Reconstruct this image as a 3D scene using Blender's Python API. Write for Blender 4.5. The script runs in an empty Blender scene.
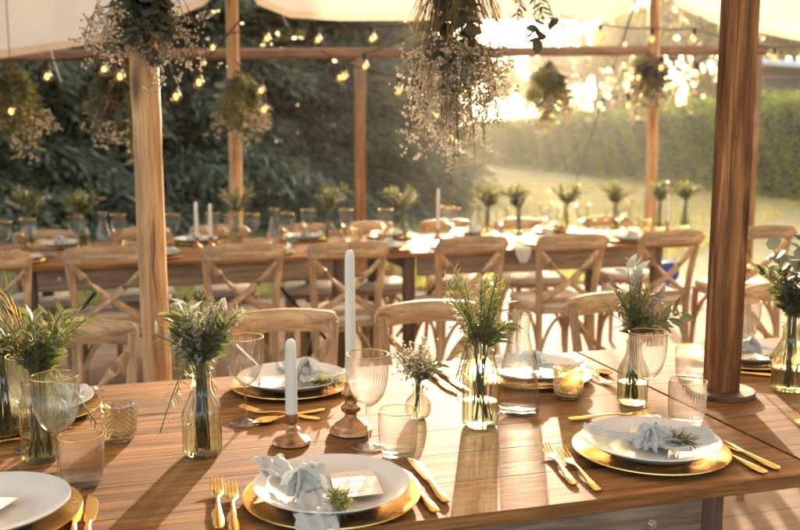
import bpy, bmesh, math, random
import numpy as np
from mathutils import Vector, Matrix, noise as mnoise
PI = math.pi
R = math.radians
col = bpy.context.scene.collection
scene = bpy.context.scene

# ------------------------------------------------------------------ camera maths
F, CX, CY = 900., 400., 265.
PITCH = math.atan((265-141)/900.); YAW = R(16); EYE = 1.36
def ray(px, py):
    x = (px-CX)/F; y = -(py-CY)/F
    f = math.cos(PITCH)+y*math.sin(PITCH); u = -math.sin(PITCH)+y*math.cos(PITCH)
    return (f*math.sin(YAW)+x*math.cos(YAW), f*math.cos(YAW)-x*math.sin(YAW), u)
def PZ(px, py, z):
    r = ray(px, py); t = (z-EYE)/r[2]; return (r[0]*t, r[1]*t, z)
def PY(px, py, Y):
    r = ray(px, py); t = Y/r[1]; return (r[0]*t, Y, EYE+r[2]*t)
TT = 0.76        # table top height

# ------------------------------------------------------------------ tagging
def tag(o, label=None, cat=None, group=None, kind=None):
    if label: o['label'] = label
    if cat: o['category'] = cat
    if group: o['group'] = group
    if kind: o['kind'] = kind
    return o
def empty(name, loc=(0, 0, 0), rz=0, label=None, cat=None, group=None):
    o = bpy.data.objects.new(name, None); col.objects.link(o)
    o.empty_display_size = .05
    o.location = loc; o.rotation_euler = (0, 0, rz)
    return tag(o, label, cat, group)
def copy_tree(o, parent=None):
    c = o.copy(); col.objects.link(c)
    if parent is not None: c.parent = parent
    for ch in list(o.children): copy_tree(ch, c)
    return c
USED = set()
def place(proto, loc, rz=0, label=None, group=None, scale=None, tilt=None):
    """the first time moves the built thing itself, later copies it with its parts"""
    if proto.name in USED: o = copy_tree(proto)
    else: o = proto; USED.add(proto.name)
    o.location = loc; o.rotation_euler = (tilt[0] if tilt else 0, tilt[1] if tilt else 0, rz)
    if scale: o.scale = (scale, scale, scale) if not isinstance(scale, tuple) else scale
    if label: o['label'] = label
    if group: o['group'] = group
    return o
ORD = ['first', 'second', 'third', 'fourth', 'fifth', 'sixth', 'seventh', 'eighth', 'ninth', 'tenth', 'eleventh', 'twelfth', 'thirteenth', 'fourteenth', 'fifteenth', 'sixteenth']

# ------------------------------------------------------------------ mesh builder
class MB:
    def __init__(s): s.v = []; s.f = []
    def add(s, vs, fs):
        b = len(s.v); s.v.extend([tuple(p) for p in vs]); s.f.extend([tuple(i+b for i in f) for f in fs])
    def box(s, c, size, bev=0.003, rot=None, seg=2):
        bm = bmesh.new(); bmesh.ops.create_cube(bm, size=1)
        bmesh.ops.scale(bm, vec=size, verts=bm.verts)
        if bev: bmesh.ops.bevel(bm, geom=bm.edges[:], offset=bev, segments=seg, affect='EDGES', profile=.5)
        m = Matrix.Translation(c) @ (rot.to_4x4() if rot else Matrix.Identity(4))
        bm.transform(m); bm.verts.index_update()
        s.add([v.co[:] for v in bm.verts], [[v.index for v in f.verts] for f in bm.faces]); bm.free()
    def sweep(s, pts, half, lat=None, cap=True, prof=None):
        """section prof (list of (a,b)) swept along pts; half = (w,t) or list per point; lat = lateral axis or None"""
        pts = [Vector(p) for p in pts]; n = len(pts)
        prof = prof or [(-1, -.6), (-.6, -1), (.6, -1), (1, -.6), (1, .6), (.6, 1), (-.6, 1), (-1, .6)]
        k = len(prof); vs = []; prev = None
        for i, p in enumerate(pts):
            d = (pts[min(i+1, n-1)]-pts[max(i-1, 0)]).normalized()
            if lat is not None: a = Vector(lat) - d*Vector(lat).dot(d); a.normalize()
            else:
                if prev is None:
                    a = d.orthogonal().normalized()
                else:
                    a = prev - d*prev.dot(d); a.normalize()
                prev = a
            b = d.cross(a)
            h = half[i] if isinstance(half, list) else half
            for (x, y) in prof: vs.append(p + a*(x*h[0]) + b*(y*h[1]))
        fs = []
        for i in range(n-1):
            for j in range(k):
                fs.append((i*k+j, i*k+(j+1) % k, (i+1)*k+(j+1) % k, (i+1)*k+j))
        if cap: fs.append(tuple(range(k-1, -1, -1))); fs.append(tuple((n-1)*k+j for j in range(k)))
        s.add(vs, fs)
    def tube(s, pts, rad, n=8, cap=True):
        prof = [(math.cos(2*PI*j/n), math.sin(2*PI*j/n)) for j in range(n)]
        half = [(r, r) for r in rad] if isinstance(rad, list) else (rad, rad)
        s.sweep(pts, half, None, cap, prof)
    def lathe(s, prof, n=48, ribs=0, amp=0., band=None, c=(0, 0, 0), close=False):
        vs = []; m = len(prof)
        for i, (r, z) in enumerate(prof):
            for j in range(n):
                a = 2*PI*j/n; rr = r
                if ribs and (band is None or band[0] <= z <= band[1]): rr = r*(1+amp*math.cos(ribs*a))
                vs.append((c[0]+rr*math.cos(a), c[1]+rr*math.sin(a), c[2]+z))
        fs = []
        for i in range(m-1 if not close else m):
            for j in range(n):
                i2 = (i+1) % m
                fs.append((i*n+j, i*n+(j+1) % n, i2*n+(j+1) % n, i2*n+j))
        s.add(vs, fs)
    def ball(s, c, r, seg=10, ring=6, sc=(1, 1, 1)):
        vs = [(c[0], c[1], c[2]-r*sc[2])]; fs = []
        for i in range(1, ring):
            p = -PI/2+PI*i/ring
            for j in range(seg):
                a = 2*PI*j/seg
                vs.append((c[0]+r*sc[0]*math.cos(p)*math.cos(a), c[1]+r*sc[1]*math.cos(p)*math.sin(a), c[2]+r*sc[2]*math.sin(p)))
        vs.append((c[0], c[1], c[2]+r*sc[2])); t = len(vs)-1
        for j in range(seg):
            fs.append((0, 1+(j+1) % seg, 1+j)); fs.append((t, t-seg+j, t-seg+(j+1) % seg))
        for i in range(ring-2):
            for j in range(seg):
                fs.append((1+i*seg+j, 1+i*seg+(j+1) % seg, 1+(i+1)*seg+(j+1) % seg, 1+(i+1)*seg+j))
        s.add(vs, fs)
    def build(s, name, mat, parent=None, smooth=True, ang=38):
        me = bpy.data.meshes.new(name); me.from_pydata([tuple(p) for p in s.v], [], s.f); me.update()
        if smooth:
            me.polygons.foreach_set('use_smooth', [True]*len(me.polygons))
            if ang: me.set_sharp_from_angle(angle=R(ang))
        me.materials.append(mat)
        o = bpy.data.objects.new(name, me); col.objects.link(o)
        if parent is not None: o.parent = parent
        return o

TEMPL = {
 'lance': ([(0, 0, 0), (.3, .5, .06), (.3, -.5, .06), (.68, .4, .05), (.68, -.4, .05), (1, 0, -.04)], [(0, 2, 1), (1, 2, 4, 3), (3, 4, 5)]),
 'round': ([(0, 0, 0), (.12, .3, .03), (.12, -.3, .03), (.5, .52, .06), (.5, -.52, .06), (.85, .33, 0), (.85, -.33, 0), (1, 0, -.05)], [(0, 2, 1), (1, 2, 4, 3), (3, 4, 6, 5), (5, 6, 7)]),
 'quad': ([(0, 0, 0), (.5, .5, .08), (1, 0, 0), (.5, -.5, .08)], [(0, 3, 2, 1)]),
 'bud': ([(1, 0, 0), (-1, 0, 0), (0, 1, 0), (0, -1, 0), (0, 0, 1), (0, 0, -1)], [(0, 2, 4), (2, 1, 4), (1, 3, 4), (3, 0, 4), (2, 0, 5), (1, 2, 5), (3, 1, 5), (0, 3, 5)]),
}
def leaf_obj(name, P, D, N, L, W, shape, mat, parent=None, smooth=True):
    """a cloud of leaf faces as one mesh: bases P, directions D, rough normals N, lengths L, widths W"""
    P = np.asarray(P, float); D = np.asarray(D, float); N = np.asarray(N, float)
    L = np.broadcast_to(np.asarray(L, float), (len(P),)); W = np.broadcast_to(np.asarray(W, float), (len(P),))
    D = D/np.maximum(np.linalg.norm(D, axis=1, keepdims=True), 1e-9)
    B = np.cross(N, D); B /= np.maximum(np.linalg.norm(B, axis=1, keepdims=True), 1e-9)
    N = np.cross(D, B)
    tv, tf = TEMPL[shape]; tv = np.array(tv); k = len(tv)
    V = (P[:, None, :] + D[:, None, :]*(tv[None, :, 0:1]*L[:, None, None]) + B[:, None, :]*(tv[None, :, 1:2]*W[:, None, None])
         + N[:, None, :]*(tv[None, :, 2:3]*(L if shape != 'bud' else W)[:, None, None])).reshape(-1, 3)
    n = len(P); base = np.arange(n)*k
    loops = np.concatenate([(base[:, None]+np.array(f)[None, :]) for f in tf], axis=1).reshape(-1)
    tot = np.tile(np.array([len(f) for f in tf]), n); start = np.concatenate([[0], np.cumsum(tot)[:-1]])
    me = bpy.data.meshes.new(name)
    me.vertices.add(len(V)); me.vertices.foreach_set('co', V.ravel())
    me.loops.add(len(loops)); me.loops.foreach_set('vertex_index', loops.astype(np.int32))
    me.polygons.add(len(tot)); me.polygons.foreach_set('loop_start', start.astype(np.int32))
    me.polygons.foreach_set('use_smooth', np.full(len(tot), smooth))
    me.update(calc_edges=True); me.validate()
    me.materials.append(mat)
    o = bpy.data.objects.new(name, me); col.objects.link(o)
    if parent is not None: o.parent = parent
    return o

# ------------------------------------------------------------------ materials
def newmat(name):
    m = bpy.data.materials.new(name); m.use_nodes = True; nt = m.node_tree; nt.nodes.clear()
    out = nt.nodes.new('ShaderNodeOutputMaterial'); return m, nt, out
def nd(nt, t, **kw):
    n = nt.nodes.new(t)
    for k, v in kw.items():
        if k.startswith('i_'): n.inputs[k[2:].replace('_', ' ')].default_value = v
        else: setattr(n, k, v)
    return n
def rgba(c): return (c[0], c[1], c[2], 1)
def ramp(nt, stops):
    n = nt.nodes.new('ShaderNodeValToRGB'); e = n.color_ramp.elements
    while len(e) < len(stops): e.new(.5)
    for i, (p, c) in enumerate(stops): e[i].position = p; e[i].color = rgba(c)
    return n
def tex_noise(nt, scale3, scale, detail=4, rough=.6, dist=0., rot=(0, 0, 0)):
    tc = nd(nt, 'ShaderNodeTexCoord'); mp = nd(nt, 'ShaderNodeMapping')
    mp.inputs['Scale'].default_value = scale3; mp.inputs['Rotation'].default_value = rot
    nt.links.new(tc.outputs['Object'], mp.inputs['Vector'])
    n = nd(nt, 'ShaderNodeTexNoise'); n.inputs['Scale'].default_value = scale; n.inputs['Detail'].default_value = detail
    n.inputs['Roughness'].default_value = rough; n.inputs['Distortion'].default_value = dist
    nt.links.new(mp.outputs['Vector'], n.inputs['Vector']); return n, mp
def wood(name, dark, mid, light, axis=0, rough=.45, island=.35, grain=28., bump=.15, knots=False, coat=0., spec=.5):
    m, nt, out = newmat(name); L = nt.links.new
    p = nd(nt, 'ShaderNodeBsdfPrincipled')
    s3 = [grain, grain, grain]; s3[axis] = 2.4
    n, mp = tex_noise(nt, s3, 1.0, 6, .65, .6)
    geo = nd(nt, 'ShaderNodeNewGeometry')
    # every plank gets its own stretch of grain
    off = nd(nt, 'ShaderNodeCombineXYZ'); mul = nd(nt, 'ShaderNodeMath', operation='MULTIPLY'); mul.inputs[1].default_value = 37.
    L(geo.outputs['Random Per Island'], mul.inputs[0])
    for k in range(3): L(mul.outputs[0], off.inputs[k])
    L(off.outputs[0], mp.inputs['Location'])
    rp = ramp(nt, [(.34, dark), (.5, mid), (.66, light)]); L(n.outputs['Fac'], rp.inputs['Fac'])
    hsv = nd(nt, 'ShaderNodeHueSaturation')
    mr = nd(nt, 'ShaderNodeMapRange'); mr.inputs['To Min'].default_value = 1-island; mr.inputs['To Max'].default_value = 1+island
    L(geo.outputs['Random Per Island'], mr.inputs['Value']); L(mr.outputs[0], hsv.inputs['Value'])
    L(rp.outputs['Color'], hsv.inputs['Color'])
    # broad weathering
    n2, _ = tex_noise(nt, (1, 1, 1), 3.5, 3, .5)
    mr2 = nd(nt, 'ShaderNodeMapRange'); mr2.inputs['From Min'].default_value = .3; mr2.inputs['From Max'].default_value = .7
    mr2.inputs['To Min'].default_value = .78; mr2.inputs['To Max'].default_value = 1.15; L(n2.outputs['Fac'], mr2.inputs['Value'])
    mx = nd(nt, 'ShaderNodeMix', data_type='RGBA', blend_type='MULTIPLY'); mx.inputs['Factor'].default_value = 1
    L(hsv.outputs['Color'], mx.inputs[6]); L(mr2.outputs[0], mx.inputs[7])
    last = mx.outputs[2]
    # fine fibres, and every piece a little lighter or darker than its neighbour
    sf = [grain*5]*3; sf[axis] = 7.
    nf, mpf = tex_noise(nt, sf, 1.0, 4, .7, .3); L(off.outputs[0], mpf.inputs['Location'])
    oi = nd(nt, 'ShaderNodeObjectInfo'); mf = nd(nt, 'ShaderNodeMapRange'); mf.inputs['From Min'].default_value = .3; mf.inputs['From Max'].default_value = .7
    mf.inputs['To Min'].default_value = .62; mf.inputs['To Max'].default_value = 1.22; L(nf.outputs['Fac'], mf.inputs['Value'])
    mo = nd(nt, 'ShaderNodeMath', operation='MULTIPLY_ADD'); mo.inputs[1].default_value = .22; mo.inputs[2].default_value = .89; L(oi.outputs['Random'], mo.inputs[0])
    mm = nd(nt, 'ShaderNodeMath', operation='MULTIPLY'); L(mf.outputs[0], mm.inputs[0]); L(mo.outputs[0], mm.inputs[1])
    mz = nd(nt, 'ShaderNodeMix', data_type='RGBA', blend_type='MULTIPLY'); mz.inputs['Factor'].default_value = 1
    L(last, mz.inputs[6]); L(mm.outputs[0], mz.inputs[7]); last = mz.outputs[2]
    if knots:
        tc = nd(nt, 'ShaderNodeTexCoord'); mp3 = nd(nt, 'ShaderNodeMapping'); sk = [7., 7., 7.]; sk[axis] = 2.6
        mp3.inputs['Scale'].default_value = sk; L(tc.outputs['Object'], mp3.inputs['Vector'])
        vo = nd(nt, 'ShaderNodeTexVoronoi'); vo.inputs['Scale'].default_value = 1.; L(mp3.outputs[0], vo.inputs['Vector'])
        if axis == 0: vo.voronoi_dimensions = '2D'; mp3.inputs['Scale'].default_value = (1.5, 4.6, 1.)
        rk = ramp(nt, [(.022, (.16, .10, .06)), (.05, (.50, .40, .33)), (.095, (1, 1, 1))] if axis == 0 else [(.09, (.14, .09, .06)), (.15, (.55, .43, .35)), (.24, (1, 1, 1))]); L(vo.outputs['Distance'], rk.inputs['Fac'])
        mk = nd(nt, 'ShaderNodeMix', data_type='RGBA', blend_type='MULTIPLY'); mk.inputs['Factor'].default_value = .9
        L(last, mk.inputs[6]); L(rk.outputs['Color'], mk.inputs[7]); last = mk.outputs[2]
    L(last, p.inputs['Base Color'])
    rr = nd(nt, 'ShaderNodeMapRange'); rr.inputs['To Min'].default_value = rough-.1; rr.inputs['To Max'].default_value = rough+.15
    L(n.outputs['Fac'], rr.inputs['Value']); L(rr.outputs[0], p.inputs['Roughness'])
    bp = nd(nt, 'ShaderNodeBump'); bp.inputs['Strength'].default_value = bump; bp.inputs['Distance'].default_value = .004
    L(n.outputs['Fac'], bp.inputs['Height']); L(bp.outputs[0], p.inputs['Normal'])
    p.inputs['Specular IOR Level'].default_value = spec
    if coat: p.inputs['Coat Weight'].default_value = coat; p.inputs['Coat Roughness'].default_value = .25
    L(p.outputs[0], out.inputs[0]); return m
def plain(name, c, rough=.5, metal=0., var=.12, scale=18., bump=0., sss=0., spec=None, c2=None):
    m, nt, out = newmat(name); L = nt.links.new
    p = nd(nt, 'ShaderNodeBsdfPrincipled'); p.inputs['Metallic'].default_value = metal; p.inputs['Roughness'].default_value = rough
    n, _ = tex_noise(nt, (1, 1, 1), scale, 5, .6)
    lo = tuple(x*(1-var) for x in (c2 or c)); hi = tuple(min(1, x*(1+var)) for x in c)
    rp = ramp(nt, [(.3, lo), (.7, hi)]); L(n.outputs['Fac'], rp.inputs['Fac']); L(rp.outputs['Color'], p.inputs['Base Color'])
    mr = nd(nt, 'ShaderNodeMapRange'); mr.inputs['To Min'].default_value = max(.02, rough-.08); mr.inputs['To Max'].default_value = min(1, rough+.1)
    L(n.outputs['Fac'], mr.inputs['Value']); L(mr.outputs[0], p.inputs['Roughness'])
    if bump:
        b = nd(nt, 'ShaderNodeBump'); b.inputs['Strength'].default_value = bump; b.inputs['Distance'].default_value = .003
        L(n.outputs['Fac'], b.inputs['Height']); L(b.outputs[0], p.inputs['Normal'])
    if sss:
        p.inputs['Subsurface Weight'].default_value = sss; p.inputs['Subsurface Radius'].default_value = (.02, .015, .01); p.inputs['Subsurface Scale'].default_value = .5
    if spec is not None: p.inputs['Specular IOR Level'].default_value = spec
    L(p.outputs[0], out.inputs[0]); return m
def leafmat(name, a, b, trans=.35, rough=.5, tcol=None, scale=6., spec=.3):
    """leaf: diffuse both sides, light passing through, tone differing leaf by leaf"""
    m, nt, out = newmat(name); L = nt.links.new
    p = nd(nt, 'ShaderNodeBsdfPrincipled'); p.inputs['Roughness'].default_value = rough; p.inputs['Specular IOR Level'].default_value = spec
    geo = nd(nt, 'ShaderNodeNewGeometry'); rp = ramp(nt, [(0, a), (1, b)]); L(geo.outputs['Random Per Island'], rp.inputs['Fac'])
    n, _ = tex_noise(nt, (1, 1, 1), scale, 3, .5)
    mr = nd(nt, 'ShaderNodeMapRange'); mr.inputs['From Min'].default_value = .3; mr.inputs['From Max'].default_value = .7
    mr.inputs['To Min'].default_value = .7; mr.inputs['To Max'].default_value = 1.25; L(n.outputs['Fac'], mr.inputs['Value'])
    mx = nd(nt, 'ShaderNodeMix', data_type='RGBA', blend_type='MULTIPLY'); mx.inputs['Factor'].default_value = 1
    L(rp.outputs['Color'], mx.inputs[6]); L(mr.outputs[0], mx.inputs[7]); L(mx.outputs[2], p.inputs['Base Color'])
    t = nd(nt, 'ShaderNodeBsdfTranslucent')
    tm = nd(nt, 'ShaderNodeMix', data_type='RGBA', blend_type='MULTIPLY'); tm.inputs['Factor'].default_value = 1
    L(mx.outputs[2], tm.inputs[6]); tm.inputs[7].default_value = rgba(tcol or (1.9, 1.9, .9)); L(tm.outputs[2], t.inputs['Color'])
    ms = nd(nt, 'ShaderNodeMixShader'); ms.inputs[0].default_value = trans
    L(p.outputs[0], ms.inputs[1]); L(t.outputs[0], ms.inputs[2]); L(ms.outputs[0], out.inputs[0]); return m
def cloth(name, c, trans=.3, tcol=None, weave=220., bump=.25, var=.08):
    m, nt, out = newmat(name); L = nt.links.new
    p = nd(nt, 'ShaderNodeBsdfPrincipled'); p.inputs['Roughness'].default_value = .9; p.inputs['Specular IOR Level'].default_value = .15
    n, _ = tex_noise(nt, (1, 1, 1), 9., 4, .6); w, _ = tex_noise(nt, (1, 1, 1), weave, 2, .5)
    rp = ramp(nt, [(.3, tuple(x*(1-var) for x in c)), (.7, tuple(min(1, x*(1+var)) for x in c))]); L(n.outputs['Fac'], rp.inputs['Fac'])
    L(rp.outputs['Color'], p.inputs['Base Color'])
    b = nd(nt, 'ShaderNodeBump'); b.inputs['Strength'].default_value = bump; b.inputs['Distance'].default_value = .001
    L(w.outputs['Fac'], b.inputs['Height']); L(b.outputs[0], p.inputs['Normal'])
    t = nd(nt, 'ShaderNodeBsdfTranslucent'); t.inputs['Color'].default_value = rgba(tcol or c)
    ms = nd(nt, 'ShaderNodeMixShader'); ms.inputs[0].default_value = trans
    L(p.outputs[0], ms.inputs[1]); L(t.outputs[0], ms.inputs[2]); L(ms.outputs[0], out.inputs[0]); return m
def glass(name, clear, edge, rough=.03, edgepow=.5, refr=.0, gloss=1.0):
    """thin glass wall: clear when looked through squarely, tinted and mirror-like at grazing angles"""
    m, nt, out = newmat(name); L = nt.links.new
    lw = nd(nt, 'ShaderNodeLayerWeight'); lw.inputs['Blend'].default_value = edgepow
    rp = ramp(nt, [(.0, clear), (.66, tuple((a*.86+b*.14) for a, b in zip(clear, edge))), (.99, edge)]); L(lw.outputs['Facing'], rp.inputs['Fac'])
    t = nd(nt, 'ShaderNodeBsdfTransparent'); L(rp.outputs['Color'], t.inputs['Color'])
    g = nd(nt, 'ShaderNodeBsdfGlossy'); g.inputs['Roughness'].default_value = rough
    lf = nd(nt, 'ShaderNodeLayerWeight'); lf.inputs['Blend'].default_value = .5
    pw = nd(nt, 'ShaderNodeMath', operation='POWER'); pw.inputs[1].default_value = 3.; L(lf.outputs['Facing'], pw.inputs[0])
    mu = nd(nt, 'ShaderNodeMath', operation='MULTIPLY_ADD'); mu.inputs[1].default_value = .8; mu.inputs[2].default_value = .045*gloss; mu.use_clamp = True
    L(pw.outputs[0], mu.inputs[0])
    base = t.outputs[0]
    if refr:
        rf = nd(nt, 'ShaderNodeBsdfRefraction'); rf.inputs['IOR'].default_value = 1.14; rf.inputs['Roughness'].default_value = .02
        L(rp.outputs['Color'], rf.inputs['Color'])
        m2 = nd(nt, 'ShaderNodeMixShader'); m2.inputs[0].default_value = refr
        L(t.outputs[0], m2.inputs[1]); L(rf.outputs[0], m2.inputs[2]); base = m2.outputs[0]
    ms = nd(nt, 'ShaderNodeMixShader'); L(mu.outputs[0], ms.inputs[0]); L(base, ms.inputs[1]); L(g.outputs[0], ms.inputs[2])
    L(ms.outputs[0], out.inputs[0]); return m
def emit(name, c, strength):
    m, nt, out = newmat(name); e = nd(nt, 'ShaderNodeEmission'); e.inputs['Color'].default_value = rgba(c); e.inputs['Strength'].default_value = strength
    nt.links.new(e.outputs[0], out.inputs[0])
    try: m.cycles.emission_sampling = 'NONE'
    except Exception: pass
    return m

M = {}
M['table'] = wood('table_wood', (.125, .053, .016), (.225, .104, .035), (.345, .175, .068), 0, .68, .22, 46., .35, True, 0., .12)
M['tedge'] = wood('apron_wood', (.13, .09, .055), (.24, .17, .11), (.36, .27, .18), 0, .6, .15, 30., .3, True)
M['tleg'] = wood('leg_wood', (.06, .028, .014), (.11, .055, .026), (.17, .09, .045), 2, .5, .15, 30., .2)
M['chair'] = wood('chair_wood', (.28, .170, .082), (.46, .295, .150), (.66, .475, .275), 2, .5, .10, 22., .3)
M['rail'] = wood('chair_rail_wood', (.28, .170, .082), (.46, .295, .150), (.66, .475, .275), 0, .5, .10, 30., .3)
M['paleln'] = wood('pale_pole_wood', (.36, .185, .075), (.60, .36, .165), (.74, .50, .27), 2, .5, .05, 38., .3, True)
M['darkln'] = wood('dark_pole_wood', (.06, .020, .007), (.23, .092, .030), (.50, .25, .10), 2, .5, .04, 30., .4, True)
M['frame'] = wood('red_frame_wood', (.14, .050, .010), (.26, .10, .020), (.37, .155, .035), 0, .5, .1, 20., .2)
M['framez'] = wood('red_post_wood', (.18, .068, .014), (.32, .13, .028), (.45, .20, .05), 2, .5, .1, 20., .2)
M['gold'] = plain('gold_metal', (.90, .56, .17), .2, 1., .06, 40.)
M['charger'] = plain('charger_gold', (.86, .50, .13), .26, 1., .10, 14., .04)
M['bronze'] = plain('bronze_metal', (.40, .235, .13), .34, 1., .3, 60., .15)
M['steel'] = plain('bolt_steel', (.55, .53, .5), .35, 1., .1, 60.)
M['plate'] = plain('grey_ceramic', (.70, .68, .645), .16, 0., .05, 30., .0)
M['paper'] = plain('cream_paper', (.83, .76, .67), .8, 0., .04, 60., .1)
M['ink'] = plain('soft_ink', (.62, .53, .44), .8, 0., .1, 60.)
M['candle'] = plain('pale_wax', (.76, .765, .71), .45, 0., .04, 20., .0, .35)
M['wick'] = plain('wick', (.08, .06, .05), .9)
M['napkin'] = cloth('dusty_blue_gauze', (.63, .665, .665), .3, (.70, .72, .70), 700., .5)
M['pad'] = cloth('cream_seat_pad', (.74, .66, .56), .05, None, 300., .4)
M['canopy'] = cloth('canopy_fabric', (.56, .47, .36), .5, (.60, .51, .40), 60., .1)
M['hem'] = cloth('canopy_hem_fabric', (.50, .40, .29), .36, (.52, .42, .30), 60., .1)
M['strap'] = plain('webbing', (.55, .52, .46), .8)
M['black'] = plain('black_cable', (.015, .014, .013), .6)
M['glass'] = glass('clear_glass', (.985, .98, .97), (.60, .58, .54), .03, .5, .32, 1.1)
M['olive_glass'] = glass('olive_glass', (.90, .91, .78), (.34, .37, .18), .03, .5, .45, 1.5)
M['amber_glass'] = glass('champagne_glass', (.90, .85, .68), (.30, .22, .09), .04, .5, .35, 4.5)
M['bulb'] = glass('bulb_glass', (.98, .9, .72), (.75, .5, .22), .03, .5, .0, 1.0)
M['filament'] = emit('filament', (1., .47, .13), .8)
M['water'] = glass('water', (.93, .95, .9), (.75, .78, .66), .02, .5, .0, 1.0)
M['olive'] = leafmat('olive_leaf', (.105, .12, .058), (.25, .265, .155), .25, .45)
M['rosemary'] = leafmat('rosemary_needle', (.13, .145, .062), (.29, .29, .15), .3, .5)
M['euca'] = leafmat('eucalyptus_leaf', (.08, .10, .085), (.18, .21, .18), .18, .5, (1.6, 1.6, 1.0))
M['silver'] = leafmat('silver_leaf', (.50, .55, .50), (.70, .74, .68), .3, .7, (1.1, 1.1, 1.0))
M['gyp'] = leafmat('white_blossom', (.74, .70, .62), (.88, .85, .78), .55, .7, (1.05, 1.0, .9))
M['dried'] = leafmat('dried_grass', (.40, .27, .11), (.55, .40, .18), .5, .6, (1.5, 1.3, .9))
M['stem'] = plain('green_stem', (.13, .15, .06), .6)
M['twig'] = plain('brown_twig', (.16, .10, .05), .7)
M['bark'] = plain('tree_bark', (.13, .10, .075), .9, 0., .35, 5., .6)
M['conifer'] = leafmat('conifer_spray', (.085, .085, .046), (.30, .29, .17), .3, .6, (1.5, 1.4, .8), .8)
M['decid'] = leafmat('spring_leaf', (.08, .085, .028), (.17, .15, .055), .5, .5, (2.2, 2.0, .8), .5)
M['hedge'] = leafmat('hedge_leaf', (.06, .095, .020), (.17, .21, .05), .45, .5, (2.0, 2.0, .7), .9)
M['hedgecore'] = plain('hedge_twigs', (.035, .04, .015), .95)
M['grassm'] = leafmat('grass_blade', (.16, .165, .06), (.31, .275, .13), .5, .6, (1.8, 1.8, .8), .4)
M['blue'] = plain('blue_plastic', (.012, .05, .36), .3, 0., .1)
M['white'] = plain('white_paint', (.75, .74, .70), .5)
M['shedwall'] = wood('shed_boards', (.05, .04, .03), (.09, .07, .05), (.14, .11, .08), 2, .8, .2, 8.)

def ground_mat():
    m, nt, out = newmat('grass_ground'); L = nt.links.new
    p = nd(nt, 'ShaderNodeBsdfPrincipled'); p.inputs['Roughness'].default_value = .9; p.inputs['Specular IOR Level'].default_value = .1
    a, _ = tex_noise(nt, (1, 1, 1), .35, 4, .6); b, _ = tex_noise(nt, (1, 1, 1), 14., 6, .7)
    r1 = ramp(nt, [(.3, (.18, .17, .075)), (.7, (.31, .275, .15))]); L(a.outputs['Fac'], r1.inputs['Fac'])
    r2 = ramp(nt, [(.3, (.55, .6, .5)), (.7, (1.25, 1.2, 1.1))]); L(b.outputs['Fac'], r2.inputs['Fac'])
    mx = nd(nt, 'ShaderNodeMix', data_type='RGBA', blend_type='MULTIPLY'); mx.inputs['Factor'].default_value = 1
    L(r1.outputs['Color'], mx.inputs[6]); L(r2.outputs['Color'], mx.inputs[7]); L(mx.outputs[2], p.inputs['Base Color'])
    bp = nd(nt, 'ShaderNodeBump'); bp.inputs['Strength'].default_value = .8; bp.inputs['Distance'].default_value = .05
    L(b.outputs['Fac'], bp.inputs['Height']); L(bp.outputs[0], p.inputs['Normal'])
    L(p.outputs[0], out.inputs[0]); return m
def floor_mat():
    m, nt, out = newmat('deck_boards'); L = nt.links.new
    p = nd(nt, 'ShaderNodeBsdfPrincipled'); p.inputs['Roughness'].default_value = .8; p.inputs['Specular IOR Level'].default_value = .15
    tc = nd(nt, 'ShaderNodeTexCoord')
    br = nd(nt, 'ShaderNodeTexBrick'); br.inputs['Scale'].default_value = 1.; br.inputs['Brick Width'].default_value = 2.4; br.inputs['Row Height'].default_value = .19
    br.inputs['Mortar Size'].default_value = .004; br.inputs['Color1'].default_value = (.21, .145, .095, 1); br.inputs['Color2'].default_value = (.27, .19, .13, 1); br.inputs['Mortar'].default_value = (.10, .06, .035, 1)
    L(tc.outputs['Object'], br.inputs['Vector'])
    n, _ = tex_noise(nt, (2., 30., 30.), 1., 5, .6)
    r2 = ramp(nt, [(.3, (.75, .72, .68)), (.7, (1.15, 1.12, 1.1))]); L(n.outputs['Fac'], r2.inputs['Fac'])
    mx = nd(nt, 'ShaderNodeMix', data_type='RGBA', blend_type='MULTIPLY'); mx.inputs['Factor'].default_value = 1
    L(br.outputs['Color'], mx.inputs[6]); L(r2.outputs['Color'], mx.inputs[7]); L(mx.outputs[2], p.inputs['Base Color'])
    bp = nd(nt, 'ShaderNodeBump'); bp.inputs['Strength'].default_value = .3; bp.inputs['Distance'].default_value = .004
    L(n.outputs['Fac'], bp.inputs['Height']); L(bp.outputs[0], p.inputs['Normal'])
    L(p.outputs[0], out.inputs[0]); return m

# ------------------------------------------------------------------ ground
def sheet(name, x0, x1, y0, y1, z, mat, nx=1, ny=1):
    mb = MB(); vs = [(x0+(x1-x0)*i/nx, y0+(y1-y0)*j/ny, z) for j in range(ny+1) for i in range(nx+1)]
    mb.add(vs, [(j*(nx+1)+i, j*(nx+1)+i+1, (j+1)*(nx+1)+i+1, (j+1)*(nx+1)+i) for j in range(ny) for i in range(nx)])
    return mb.build(name, mat, smooth=False)
tag(sheet('ground', -900, 900, -900, 900, -.004, ground_mat(), 2, 2), 'green lawn spreading beyond the tent', None, None, 'structure')
tag(sheet('floor', -7, 12, -6, 7.7, .012, floor_mat()), 'sunlit wooden boards under the tent', None, None, 'structure')
rng = np.random.default_rng(5)
n = 52000
gy = 7.72+22*rng.random(n)**1.7; gx = -4+gy*(-.25+rng.random(n)*1.35)
gp = np.stack([gx, gy, np.full(n, -.004)], 1); gd = rng.normal(0, .35, (n, 3)); gd[:, 2] = 1
gn = rng.normal(0, 1, (n, 3))
g = leaf_obj('grass', gp, gd, gn, .05+.05*rng.random(n), .009+.012*rng.random(n), 'quad', M['grassm'])
tag(g, 'short lawn grass beyond the boards', None, None, 'stuff')

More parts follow.
